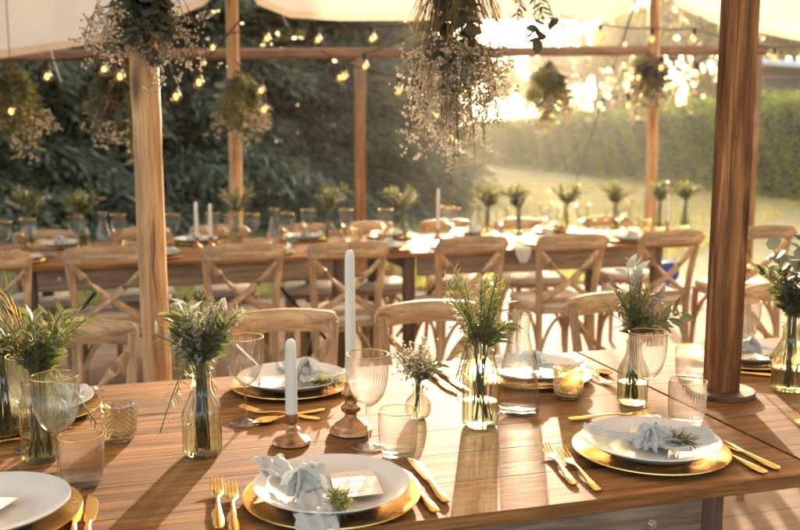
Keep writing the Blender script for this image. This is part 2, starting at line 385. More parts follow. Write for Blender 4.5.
# ------------------------------------------------------------------ tables
def make_table():
    root = empty('dining_table'); root['category'] = 'table'
    Lx, Ly = 1.936, .985
    t = MB(); npl = 7; w = Ly/npl
    for i in range(npl): t.box((0, (i+.5)*w, TT-.012), (Lx, w-.0006, .024), .0009)
    t.build('tabletop', M['table'], root, False)
    for y in (.045, Ly-.045):
        a = MB(); a.box((0, y, TT-.024-.055), (Lx-2*.232, .03, .108), .003)
        ap = a.build('apron', M['tedge'], root)
        s = -1 if y < .2 else 1
        for x in (-Lx/2+.335, Lx/2-.335):
            yy = y+s*.015; b = MB()
            b.lathe([(.0005, 0), (.0098, 0), (.0098, .0015), (.0068, .0016), (.0066, .0062), (.0055, .0072), (.0005, .0073)], 12)
            b.v = [(x+p[0], yy+s*p[2], TT-.072+p[1]) for p in b.v]
            b.build('bolt', M['steel'], ap)
    for x in (-Lx/2+.195, Lx/2-.195):
        e = MB(); e.box((x, Ly/2, TT-.024-.04), (.05, Ly-.30, .075), .003); e.build('crossbar', M['tleg'], root)
        for y in (.085, Ly-.085):
            l = MB(); l.box((x, y, (TT-.026)/2), (.062, .05, TT-.026), .004); l.build('leg', M['tleg'], root)
    for s in (-1, 1):
        b = MB(); b.tube([(s*(Lx/2-.2), Ly*.36, .22), (s*(Lx/2-.62), Ly*.36, TT-.03)], .009, 8); b.build('brace', M['black'], root)
    return root
tb = make_table()
GX = 1.183
for (x, y, lab) in [(GX-.970, 1.305, 'long plank table in front, its bolted apron facing us, laid with plates and flowers'),
                    (GX+.974, 1.305, 'plank table butted to the right of the front one, under the dark post'),
                    (1.20-.970, 4.63, 'middle table of the far row, behind the tall white candle'),
                    (1.20+.974, 4.63, 'right-hand table of the far row, ending behind the dark post'),
                    (1.20-.970-1.944, 4.63, 'leftmost table of the far row, running out of the picture')]:
    place(tb, (x, y, 0), 0, lab, 'wooden plank tables')

# ------------------------------------------------------------------ chairs (sitter faces +Y)
def arc(a, b, up, n=10, p=2.0):
    a = Vector(a); b = Vector(b)
    return [a.lerp(b, i/n)+Vector(up)*(1-abs(2*i/n-1)**p) for i in range(n+1)]
def make_chair():
    root = empty('crossback_chair'); root['category'] = 'chair'
    # seat: rounded trapezoid slab
    def slab(z0, z1, sx, name, mat, round_=.0, inset=0.):
        bm = MB(); pts = []
        N = 40
        for i in range(N):
            a = 2*PI*i/N; c, s_ = math.cos(a), math.sin(a); e = .42
            x = (abs(c)**e)*(1 if c > 0 else -1); y = (abs(s_)**e)*(1 if s_ > 0 else -1)
            wx = sx*(.5+.045*y)-inset
            pts.append((x*wx, y*(.205-inset)))
        rings = [(z0, 1-.02), (z0+.006, 1), (z1-round_-.004, 1), (z1-round_*.3, 1-round_*1.1), (z1, 1-round_*4-.03)]
        vs = [(p[0]*k, p[1]*k, z) for z, k in rings for p in pts]
        fs = [(i*N+j, i*N+(j+1) % N, (i+1)*N+(j+1) % N, (i+1)*N+j) for i in range(len(rings)-1) for j in range(N)]
        fs += [tuple(range(N-1, -1, -1)), tuple((len(rings)-1)*N+j for j in range(N))]
        bm.add(vs, fs); return bm.build(name, mat, root)
    slab(.432, .460, .40, 'seat', M['rail'], .004)
    slab(.461, .500, .39, 'seat_pad', M['pad'], .014, .008)
    for s in (-1, 1):
        m = MB(); m.sweep([(s*.165, .17, .44), (s*.168, .178, .22), (s*.172, .19, 0)], [(.0165, .0165), (.0155, .0155), (.012, .012)], (1, 0, 0)); m.build('front_leg', M['chair'], root)
        m = MB(); m.sweep([(s*.158, -.235, 0), (s*.150, -.205, .22), (s*.148, -.192, .45), (s*.158, -.208, .62), (s*.170, -.232, .76), (s*.174, -.240, .835)],
                          [(.013, .013), (.016, .016), (.0165, .017), (.016, .015), (.0155, .013), (.015, .012)], (1, 0, 0)); m.build('back_post', M['chair'], root)
    # top rail: bowed plank, arched top, rounded ends, mounted behind the posts
    m = MB(); N = 22; pts = []; hf = []
    for i in range(N+1):
        u = -1+2*i/N; x = u*.194
        pts.append((x, -.262-.034*(1-u*u), .826+.012*(1-u*u)))
        e = max(0., (abs(u)-.86)/.14)
        hf.append((.037*math.sqrt(max(.02, 1-e*e*.93))*(1+.06*(1-u*u)), .0125))
    m.sweep(pts, hf, (0, .12, 1)); m.build('top_rail', M['rail'], root)
    for s in (-1, 1):
        a = Vector((s*.160, -.226-.004*s, .772)); b = Vector((-s*.138, -.196-.004*s, .515))
        pts = [a.lerp(b, i/12)+Vector((0, -.016-.006*s, 0))*(1-(2*i/12-1)**2) + Vector((0, 0, -.02))*math.sin(PI*i/12) for i in range(13)]
        m = MB(); m.sweep(pts, (.0175, .0075), (.6, 0, s*.6)); m.build('cross_slat', M['chair'], root)
    m = MB(); m.sweep([(-.150, -.196, .512), (0, -.207, .512), (.150, -.196, .512)], (.014, .011), (0, 0, 1)); m.build('lower_rail', M['rail'], root)
    # bentwood arches under the seat
    fl = lambda s: (s*.168, .178, .20); bl = lambda s: (s*.150, -.207, .20)
    for a, b in ((fl(-1), fl(1)), (bl(-1), bl(1)), (fl(-1), bl(-1)), (fl(1), bl(1))):
        m = MB(); m.sweep(arc(a, b, (0, 0, .222), 16, 2.6), (.0085, .0085), None); m.build('arched_brace', M['chair'], root)
    return root
ch = make_chair()
CG = 'cross-back chairs drawn up to the tables'
row_near = [(79, 'cross-back chair behind the left end of the front table, beside the pale pole', -.02, 4),
            (278, 'cross-back chair behind the short white candle, facing us across the front table', 0, -2),
            (432, 'cross-back chair behind the little bud vase, facing us across the front table', .02, 2),
            (612, 'cross-back chair behind the front-table bouquet with the silvery top leaf', 0, -2),
            (786, 'cross-back chair just right of the dark post, behind the front table', .03, 3)]
for px, lab, dy, rz in row_near:
    X = PY(px, 300, 2.80)[0]; place(ch, (X, 2.55+dy, 0), PI+R(rz), lab, CG, (.95, .95, .945))
row_mid = [(-20, 'cross-back chair cut off by the left picture edge, its back towards us', 0, 2), (110, 'cross-back chair half hidden by the pale pole, its back towards us', .05, -3),
           (242, 'cross-back chair seen from behind, just right of the pale near pole', 0, 2), (349, 'cross-back chair seen from behind, framing the tall white candle', -.06, -3),
           (471, 'cross-back chair seen from behind, under the big hanging bunch of gypsophila', 0, 3), (573, 'cross-back chair seen from behind, left of the silvery-topped bouquet', -.03, -2),
           (672, 'cross-back chair seen from behind, immediately left of the dark post', 0, 2), (780, 'cross-back chair seen from behind, right of the dark post with no table beyond', .1, -4)]
for px, lab, dy, rz in row_mid:
    X = PY(px, 250, 4.32)[0]; place(ch, (X, 4.60+dy, 0), R(rz), lab, CG, (1.04, 1., 1.))
row_far = [(42, 'far-side cross-back chair at the left end, under the leftmost far bouquets'), (142, 'far-side cross-back chair hidden mostly by the pale near pole'),
           (219, 'far-side cross-back chair behind the pair of thin candles'), (305, 'far-side cross-back chair left of the reddish post'),
           (370, 'far-side cross-back chair at the foot of the reddish post'), (448, 'far-side cross-back chair under the hanging gypsophila'),
           (516, 'far-side cross-back chair in front of the open lawn, right of the hanging gypsophila'), (607, 'far-side cross-back chair near the pink pole, standing out against the lawn')]
for i, (px, lab) in enumerate(row_far):
    X = PY(px, 215, 5.78)[0]; place(ch, (X, 5.54+.03*((i*7) % 3-1), 0), PI+R((i*5) % 7-3), lab, CG)

# ------------------------------------------------------------------ poles and frame
def pole(name, pts, r, mat, lab, cat, grp=None):
    m = MB(); m.tube(pts, r, 20); o = m.build(name, mat); return tag(o, lab, cat, grp)
def rough_pole(x, y, r, z1, mat, lab, seed, lean=(0, 0)):
    rr = random.Random(seed); N = 26; m = MB(); pts = []; rad = []
    for i in range(N+1):
        z = z1*i/N; pts.append((x+lean[0]*i/N+rr.uniform(-.0015, .0015), y+lean[1]*i/N+rr.uniform(-.0015, .0015), z+.012)); rad.append(r*(1+.06*(1-i/N))*rr.uniform(.985, 1.015))
    m.tube(pts, rad, 24); return tag(m.build('tent_pole', mat), lab, 'pole', 'pale round tent poles')
np_ = rough_pole(.030, 2.98, .0425, 3.05, M['paleln'], 'stout pale timber tent pole close to us on the left, with a crack in it', 1, (-.012, 0))
rough_pole(.635, 6.40, .044, 2.80, M['paleln'], 'slender pale tent pole behind the far table, on the left', 2, (.01, 0))
rough_pole(3.95, 6.40, .044, 2.85, M['paleln'], 'slender pinkish tent pole behind the far table, on the right', 3, (-.06, 0))
rr = random.Random(4); pts = []
for i in range(16):
    z = 1.12-.26*i/15; a = -PI/2+.10+.16*math.sin(i*.5)*.5+rr.uniform(-.02, .02); r_ = .0445
    pts.append((.030-.012*z/3.05+r_*math.cos(a), 2.98+r_*math.sin(a), z))
m = MB(); m.tube(pts, [.0004+.0016*math.sin(PI*(i+.5)/16) for i in range(16)], 6); m.build('crack', M['wick'], np_)
# dark squared post on a round foot, standing on the right-hand front table
root = empty('timber_post', (1.315, 1.80, TT), R(3), 'dark squared timber post on a round wooden foot, standing on the front table', 'post')
m = MB(); m.box((0, 0, 1.16), (.061, .061, 2.3), .003); m.build('shaft', M['darkln'], root)
m = MB(); m.lathe([(.001, 0), (.076, 0), (.078, .002), (.078, .011), (.076, .0135), (.001, .0135)], 48); m.build('foot', M['tleg'], root)
# reddish timber frame behind the far tables
root = empty('wooden_arbour', (1.8, 7.55, 0), 0, 'reddish brown timber frame of one long beam on two posts beside the lawn', 'frame')
m = MB(); m.sweep([(-6.5, 0, 1.86), (-2.8, 0, 2.0), (3.62, 0, 2.215), (4.02, 0, 2.228)], (.042, .042), (0, 1, 0)); m.build('beam', M['frame'], root)
m = MB(); m.box((.01, .0, 1.045), (.078, .078, 2.09), .004); m.build('post', M['framez'], root)
m = MB(); m.box((3.93, .0, 1.09), (.085, .085, 2.18), .004); m.build('post', M['framez'], root)

# ------------------------------------------------------------------ canopy
edge_px = [(-420, 92), (-200, 72), (0, 50), (80, 38), (150, 20), (205, -3), (234, -38), (258, -3), (290, 10), (340, 13), (420, 13), (530, 13), (612, 14), (633, 2), (655, -40), (680, 0), (720, 17), (800, 34), (950, 62), (1150, 90)]
ctrl = [PY(px, py, 6.40) for px, py in edge_px]
def edge_at(X):
    for a, b in zip(ctrl, ctrl[1:]):
        if a[0] <= X <= b[0]:
            t = (X-a[0])/(b[0]-a[0]); return a[2]+(b[2]-a[2])*t
    return ctrl[0][2] if X < ctrl[0][0] else ctrl[-1][2]
root = empty('tent_canopy', (0, 0, 0), 0, 'beige stretch-tent canopy overhead with scalloped edges between the poles', 'tent canopy')
xs = np.linspace(ctrl[0][0], ctrl[-1][0], 420)
vrow = [(6.40, 0.), (6.3, .03), (6.2, .06), (6.0, .12), (5.7, .20), (5.4, .28), (4.6, .5), (3.6, .74), (2.6, .92), (1.5, 1.0), (0., .95), (-2, .6), (-3.6, .25)]
mb = MB(); nx = len(xs)
def ridge(X): return 3.25+.12*math.sin(X*1.3)-.012*(X-1.8)**2
for (Y, t) in vrow:
    for X in xs:
        z = edge_at(X)*(1-t)+ridge(X)*t if Y > 0 else (2.3*(1-t)+ridge(X)*t)
        mb.v.append((X, Y, z+.02*math.sin(X*5+Y*2)*t*(1-t)*4+.012*math.sin(X*17+2.*math.sin(X*3)+Y*1.5)*min(1, t*5)+.02*mnoise.noise(Vector((X*2.2, Y*.8, 0)))*min(1, t*6)))
for j in range(len(vrow)-1):
    for i in range(nx-1): mb.f.append((j*nx+i, j*nx+i+1, (j+1)*nx+i+1, (j+1)*nx+i))
can = mb.build('canopy', M['canopy'], root, True, None)
mb = MB()
for X in xs: z = edge_at(X); mb.v.append((X, 6.405, z+.002))
for X in xs: z = edge_at(X); mb.v.append((X, 6.425, z-.05))
for i in range(nx-1): mb.f.append((i, i+1, nx+i+1, nx+i))
mb.build('hem', M['hem'], root, True, None)
for px, l in ((50, .2), (99, .2), (283, .1), (408, .1), (700, .12)):
    X = PY(px, 40, 6.4)[0]; z = edge_at(X); m = MB()
    m.sweep([(X, 6.41, z-.05), (X+.03, 6.42, z-.05-l*.6), (X+.055, 6.42, z-.05-l)], (.016, .003), (0, 1, 0)); m.build('tie_strap', M['strap'], root)
m = MB(); a = (3.89, 6.46, 2.80); b = PZ(566, 212, 0); m.tube([a, b], .008, 6)
tag(m.build('guy_rope', M['black']), 'dark guy rope slanting from the pinkish pole top to the lawn', 'rope')

# ------------------------------------------------------------------ tableware
def make_goblet():
    root = empty('wine_goblet'); root['category'] = 'goblet'
    m = MB(); m.lathe([(.0045, .083), (.012, .086), (.022, .094), (.031, .108), (.0365, .125), (.0395, .145), (.0410, .165), (.0415, .188)], 216, 36, .016, (.10, .186))
    b = m.build('bowl', M['glass'], root, True, None)
    m = MB(); m.lathe([(.0405+.001*math.cos(a), .1885+.001*math.sin(a)) for a in [2*PI*i/8 for i in range(8)]], 64, close=True); m.build('rim', M['gold'], b)
    m = MB(); m.lathe([(.0055, .087), (.0045, .080), (.0036, .065), (.0034, .030), (.0042, .014), (.007, .008)], 24); m.build('stem', M['glass'], root, True, None)
    m = MB(); m.lathe([(.006, .0095), (.014, .0055), (.028, .0028), (.0345, .0018), (.035, .0008), (.030, .0004), (.002, .0004)], 64); m.build('foot', M['glass'], root, True, None)
    return root
def make_tumbler():
    root = empty('tumbler'); root['category'] = 'glass'
    m = MB(); m.lathe([(.001, .001), (.028, .001), (.0315, .004), (.0345, .015), (.0365, .04), (.0375, .065), (.0378, .0905)], 240, 40, .013, (.012, .089))
    b = m.build('body', M['glass'], root, True, None)
    m = MB(); m.lathe([(.001, .010), (.026, .0095), (.031, .012)], 48); m.build('base', M['glass'], b, True, None)
    m = MB(); m.lathe([(.0372+.0008*math.cos(a), .091+.0008*math.sin(a)) for a in [2*PI*i/8 for i in range(8)]], 64, close=True); m.build('rim', M['gold'], b)
    return root
def make_bottle():
    root = empty('bottle_vase'); root['category'] = 'vase'
    m = MB(); m.lathe([(.001, .003), (.030, .001), (.0345, .004), (.036, .010), (.036, .078), (.0355, .086), (.030, .100), (.0225, .116), (.0185, .130), (.0178, .150), (.0195, .156), (.0195, .161), (.0175, .162)], 180, 15, .05, (.008, .124))
    b = m.build('body', M['olive_glass'], root, True, None)
    m = MB(); m.lathe([(.001, .008), (.027, .007), (.033, .009), (.0335, .055), (.030, .0552), (.001, .0552)], 48); m.build('water', M['water'], root, True, 30)
    return root
def make_jar():
    root = empty('bottle_vase'); root['category'] = 'vase'
    m = MB(); m.lathe([(.001, .003), (.030, .001), (.0335, .004), (.0345, .010), (.0345, .105), (.033, .118), (.029, .128), (.0275, .140), (.030, .146), (.030, .152)], 198, 18, .04, (.008, .115))
    m.build('body', M['olive_glass'], root, True, None)
    m = MB(); m.lathe([(.001, .008), (.027, .007), (.032, .009), (.0325, .050), (.030, .0502), (.001, .0502)], 48); m.build('water', M['water'], root, True, 30)
    return root
def make_carafe():
    root = empty('carafe'); root['category'] = 'carafe'
    m = MB(); m.lathe([(.001, .004), (.040, .001), (.0455, .005), (.0465, .014), (.043, .06), (.0375, .105), (.0295, .145), (.0235, .170), (.0215, .185), (.0235, .205), (.0285, .226)], 144, 36, .008, (.02, .15))
    b = m.build('body', M['glass'], root, True, None)
    m = MB(); m.lathe([(.001, .011), (.036, .009), (.043, .013)], 48); m.build('base', M['glass'], b, True, None)
    m = MB(); m.lathe([(.0283+.0009*math.cos(a), .2262+.0009*math.sin(a)) for a in [2*PI*i/8 for i in range(8)]], 64, close=True); m.build('rim', M['gold'], b)
    return root
def make_votive():
    root = empty('votive_holder'); root['category'] = 'candle glass'
    m = MB(); n = 36; rows = 12; vs = []; fs = []      # a lattice of cut diamonds
    for i in range(rows+1):
        z = .012+.062*i/rows; base = .0335-.004*(1-i/rows)
        for j in range(n):
            a = 2*PI*j/n; r = base+(.0052 if (i+j) % 2 == 0 and 0 < i < rows else 0)
            vs.append((r*math.cos(a), r*math.sin(a), z))
    for i in range(rows):
        for j in range(n):
            A, B, Cc, D = i*n+j, i*n+(j+1) % n, (i+1)*n+(j+1) % n, (i+1)*n+j
            if (i+j) % 2 == 0: fs += [(A, B, D), (B, Cc, D)]
            else: fs += [(A, B, Cc), (A, Cc, D)]
    m.add(vs, fs); b = m.build('bowl', M['amber_glass'], root, False)
    m = MB(); m.lathe([(.0305, .012), (.029, .004), (.025, .001), (.001, .001)], 48); m.lathe([(.001, .0125), (.027, .0125), (.0295, .02), (.0305, .05), (.0325, .074), (.0345, .0745)], 48)
    m.build('liner', M['amber_glass'], root, True, None)
    return root
def make_bud():
    root = empty('bud_vase'); root['category'] = 'vase'
    m = MB(); m.lathe([(.001, .002), (.016, .001), (.022, .006), (.027, .016), (.0285, .027), (.026, .038), (.019, .047), (.0125, .054), (.0105, .062), (.0115, .068), (.0135, .071)], 96, 12, .035, (.004, .052))
    m.build('body', M['olive_glass'], root, True, None); return root
def make_charger():
    root = empty('charger_plate'); root['category'] = 'charger'
    m = MB(); m.lathe([(.001, .001), (.098, .001), (.108, .004), (.147, .0105), (.1495, .012), (.1490, .0138), (.146, .0135), (.110, .0072), (.100, .0045), (.001, .0045)], 128)
    m.build('dish', M['charger'], root, True, 50); return root
def make_plate():
    m = MB(); m.lathe([(.001, .0006), (.072, .0006), (.078, .003), (.105, .010), (.1300, .0245), (.1322, .0262), (.1318, .0278), (.1295, .0276), (.104, .0145), (.078, .0072), (.070, .006), (.001, .006)], 128)
    o = m.build('dinner_plate', M['plate'], None, True, 50); o['category'] = 'plate'; return o
def strip(mb, st, n=10):
    """stations (s, z, halfwidth, halfthick) along +Y"""
    prof = [(math.cos(2*PI*j/n), math.sin(2*PI*j/n)) for j in range(n)]
    mb.sweep([(x, y, z) for (x, y, z, w, t) in st], [(w, t) for (x, y, z, w, t) in st], (1, 0, 0), True, prof)
def make_fork():
    m = MB()
    strip(m, [(0, 0, .003, .004, .0016), (0, .006, .003, .0085, .0024), (0, .03, .0035, .0095, .0026), (0, .06, .0055, .0065, .0024), (0, .09, .0075, .0035, .0022), (0, .115, .007, .0032, .0022), (0, .128, .005, .007, .0018), (0, .142, .004, .0115, .0014), (0, .156, .0045, .0118, .0012)])
    for k in range(4):
        x = -.0093+.0062*k
        strip(m, [(x, .150, .0042, .0022, .0012), (x, .165, .006, .0019, .0011), (x*1.02, .185, .010, .0016, .001), (x*1.03, .199, .013, .0006, .0006)], 6)
    o = m.build('fork', M['gold'], None, True, 40); o['category'] = 'fork'; return o
def make_knife():
    m = MB()
    strip(m, [(0, 0, .004, .004, .002), (0, .006, .004, .0085, .0034), (0, .03, .004, .0098, .004), (0, .06, .004, .0068, .0036), (0, .09, .004, .0045, .003), (0, .10, .004, .0052, .003)])
    strip(m, [(0, .098, .004, .004, .002), (.001, .108, .0035, .0085, .0011), (.002, .14, .0032, .0108, .001), (.001, .18, .003, .0105, .0009), (-.002, .205, .003, .007, .0007), (-.006, .222, .003, .001, .0004)], 8)
    o = m.build('table_knife', M['gold'], None, True, 40); o['category'] = 'knife'; return o
def make_spoon():
    m = MB()
    strip(m, [(0, 0, .003, .004, .0016), (0, .006, .003, .0085, .0024), (0, .03, .0035, .0095, .0026), (0, .06, .0055, .0065, .0024), (0, .09, .0075, .0035, .0022), (0, .122, .006, .0034, .0022)])
    vs = []; fs = []; A, Bn = 12, 9
    for i in range(A+1):
        t = i/A; y = .118+.062*t; w = .0195*math.sin(PI*min(1, max(.06, (t*.93+.05))))**.7
        for j in range(Bn):
            u = -1+2*j/(Bn-1); dep = .010*math.sin(PI*t)**.8
            vs.append((u*w, y, .0075-dep*(1-u*u)+.001)); 
    for i in range(A):
        for j in range(Bn-1): fs.append((i*Bn+j, i*Bn+j+1, (i+1)*Bn+j+1, (i+1)*Bn+j))
    m.add(vs, fs); o = m.build('spoon', M['gold'], None, True, 60); o['category'] = 'spoon'; return o
def make_menu():
    root = empty('menu_card'); root['category'] = 'menu card'
    m = MB(); m.box((0, 0, .0008), (.078, .125, .0014), .0003, None, 1); c = m.build('card', M['paper'], root, False)
    t = MB(); rr = random.Random(3)
    def scrawl(y, x0, x1, amp, step):
        x = x0; pts = []
        k = 0
        while x < x1:
            pts.append((x, y+amp*math.sin(k*1.7)*rr.uniform(.4, 1), .00175)); x += step*rr.uniform(.6, 1.4); k += 1
            if rr.random() < .14 and len(pts) > 2:
                t.sweep(pts, (.00022, .0002), (0, 0, 1)); pts = []; x += .003
        if len(pts) > 2: t.sweep(pts, (.00022, .0002), (0, 0, 1))
    scrawl(.040, -.022, .026, .006, .0026)
    for i, (w, y) in enumerate([(.022, .018), (.026, .007), (.024, -.004), (.020, -.018), (.027, -.029), (.018, -.040)]): scrawl(y, -w, w, .0018, .0016)
    t.build('handwriting', M['ink'], root, False)
    return root
def cloth_strip(mb, path, width, folds=2.5, amp=.006, ph=0., n=14, fray=0., rr=None, up=(0, 0, 1)):
    pts = [Vector(p) for p in path]; n *= 2; folds *= .62; amp *= .75; rr = rr or random.Random(1)
    # resample
    P = []
    for i in range(len(pts)-1):
        for k in range(5): P.append((pts[i].lerp(pts[i+1], k/5), width[i]+(width[i+1]-width[i])*k/5))
    P.append((pts[-1], width[-1])); N = len(P)
    for _ in range(2):
        P = [P[0]]+[((P[i-1][0]+P[i][0]*2+P[i+1][0])/4, (P[i-1][1]+P[i][1]*2+P[i+1][1])/4) for i in range(1, N-1)]+[P[-1]]
    vs = []; fs = []
    for i, (p, w) in enumerate(P):
        d = (P[min(i+1, N-1)][0]-P[max(i-1, 0)][0]).normalized(); lat = d.cross(Vector(up)).normalized(); nn = lat.cross(d)
        for j in range(n+1):
            u = -1+2*j/n
            w2 = w*(1+.10*mnoise.noise(Vector((i*.31, ph*5, 2))))
            q = p+lat*(u*w2+.004*mnoise.noise(Vector((u*3, i*.3, ph*9))))
            q = q+nn*amp*(.8*math.sin(u*folds*PI+ph+i*.10+2.2*mnoise.noise(Vector((u*1.2, i*.16, ph*3))))+1.6*mnoise.noise(Vector((u*1.7+i*.12, i*.22, ph*7)))+.35*mnoise.noise(Vector((u*6., i*.5+u*2, ph*11))))
            if fray and i == N-1: q = q+d*(fray*.55*(rr.random()-.2))
            if fray and j in (0, n): q = q+lat*((-1 if j == 0 else 1)*fray*.14*(rr.random()-.3))
            vs.append(q)
    for i in range(N-1):
        for j in range(n): fs.append((i*(n+1)+j, i*(n+1)+j+1, (i+1)*(n+1)+j+1, (i+1)*(n+1)+j))
    mb.add(vs, fs)
def make_napkin(var):
    """a loosely knotted gauze napkin lying on the plate: flat frayed tails and a soft knot of folded bands"""
    rr = random.Random(10+var); m = MB()
    b0 = len(m.v); m.ball((0, 0, .015), .019, 24, 14, (1.2, 1.25, .75))
    for i in range(b0, len(m.v)):
        x, y, z = m.v[i]; k = 1+.10*math.sin(x*170+var)*math.sin(y*140+1)+.08*math.sin(z*260+y*120)
        m.v[i] = (x*k, y*k, .015+(z-.015)*k)
    for k in range(3):          # bands wound round the knot
        pts = []; wd = []; tw = (-.5, .35, 1.2)[k]+var*.4
        for i in range(11):
            a = -.35+PI*1.22*i/10; rx = .029-.003*(k == 1); c = math.cos(a)*rx; z = .013+.022*math.sin(a)
            pts.append((c*math.cos(tw)-(-.010+.010*k)*math.sin(tw), c*math.sin(tw)+(-.010+.010*k)*math.cos(tw), max(.003, z))); wd.append(.007+.010*math.sin(PI*min(1, (i+1)/12)))
        cloth_strip(m, pts, wd, 3.0, .0028, k*1.3, 14, 0, rr, (math.sin(tw)*-1, math.cos(tw), .15))
    if var == 0:    # tails run away up the plate and down over its rim
        cloth_strip(m, [(-.004, .010, .016), (-.010, .034, .020), (-.018, .060, .018), (-.026, .090, .020), (-.030, .118, .030)], [.012, .017, .021, .026, .030], 4.2, .0042, .3, 22, .014, rr)
        cloth_strip(m, [(.008, .012, .016), (.022, .036, .018), (.034, .060, .016), (.042, .082, .018)], [.010, .017, .022, .020], 3.4, .0040, 1.7, 18, .012, rr)
        cloth_strip(m, [(.004, -.012, .015), (.002, -.036, .016), (-.006, -.062, .014), (-.014, -.088, .012), (-.022, -.116, .016), (-.026, -.136, .004), (-.028, -.150, -.006)], [.013, .022, .029, .033, .034, .033, .030], 4.6, .0042, .9, 26, .014, rr)
    else:           # one tail over the left rim, one broad fold lying right
        cloth_strip(m, [(-.010, .006, .016), (-.032, .020, .018), (-.060, .036, .018), (-.086, .050, .024), (-.112, .062, .032)], [.013, .020, .022, .024, .028], 4.0, .0042, .3, 22, .014, rr)
        cloth_strip(m, [(.012, .000, .018), (.036, .002, .022), (.066, -.004, .022), (.098, -.014, .022), (.116, -.020, .026)], [.014, .030, .042, .044, .040], 3.6, .0055, .9, 26, .009, rr)
        cloth_strip(m, [(.006, -.012, .012), (.018, -.030, .013), (.036, -.042, .012), (.052, -.050, .014)], [.011, .020, .022, .018], 3.0, .004, .4, 18, .012, rr)
    o = m.build('napkin', M['napkin'], None, True, None); o['category'] = 'napkin'
    sd = o.modifiers.new('thickness', 'SOLIDIFY'); sd.thickness = .0006; sb = o.modifiers.new('soft', 'SUBSURF'); sb.levels = 1; sb.render_levels = 1
    return o

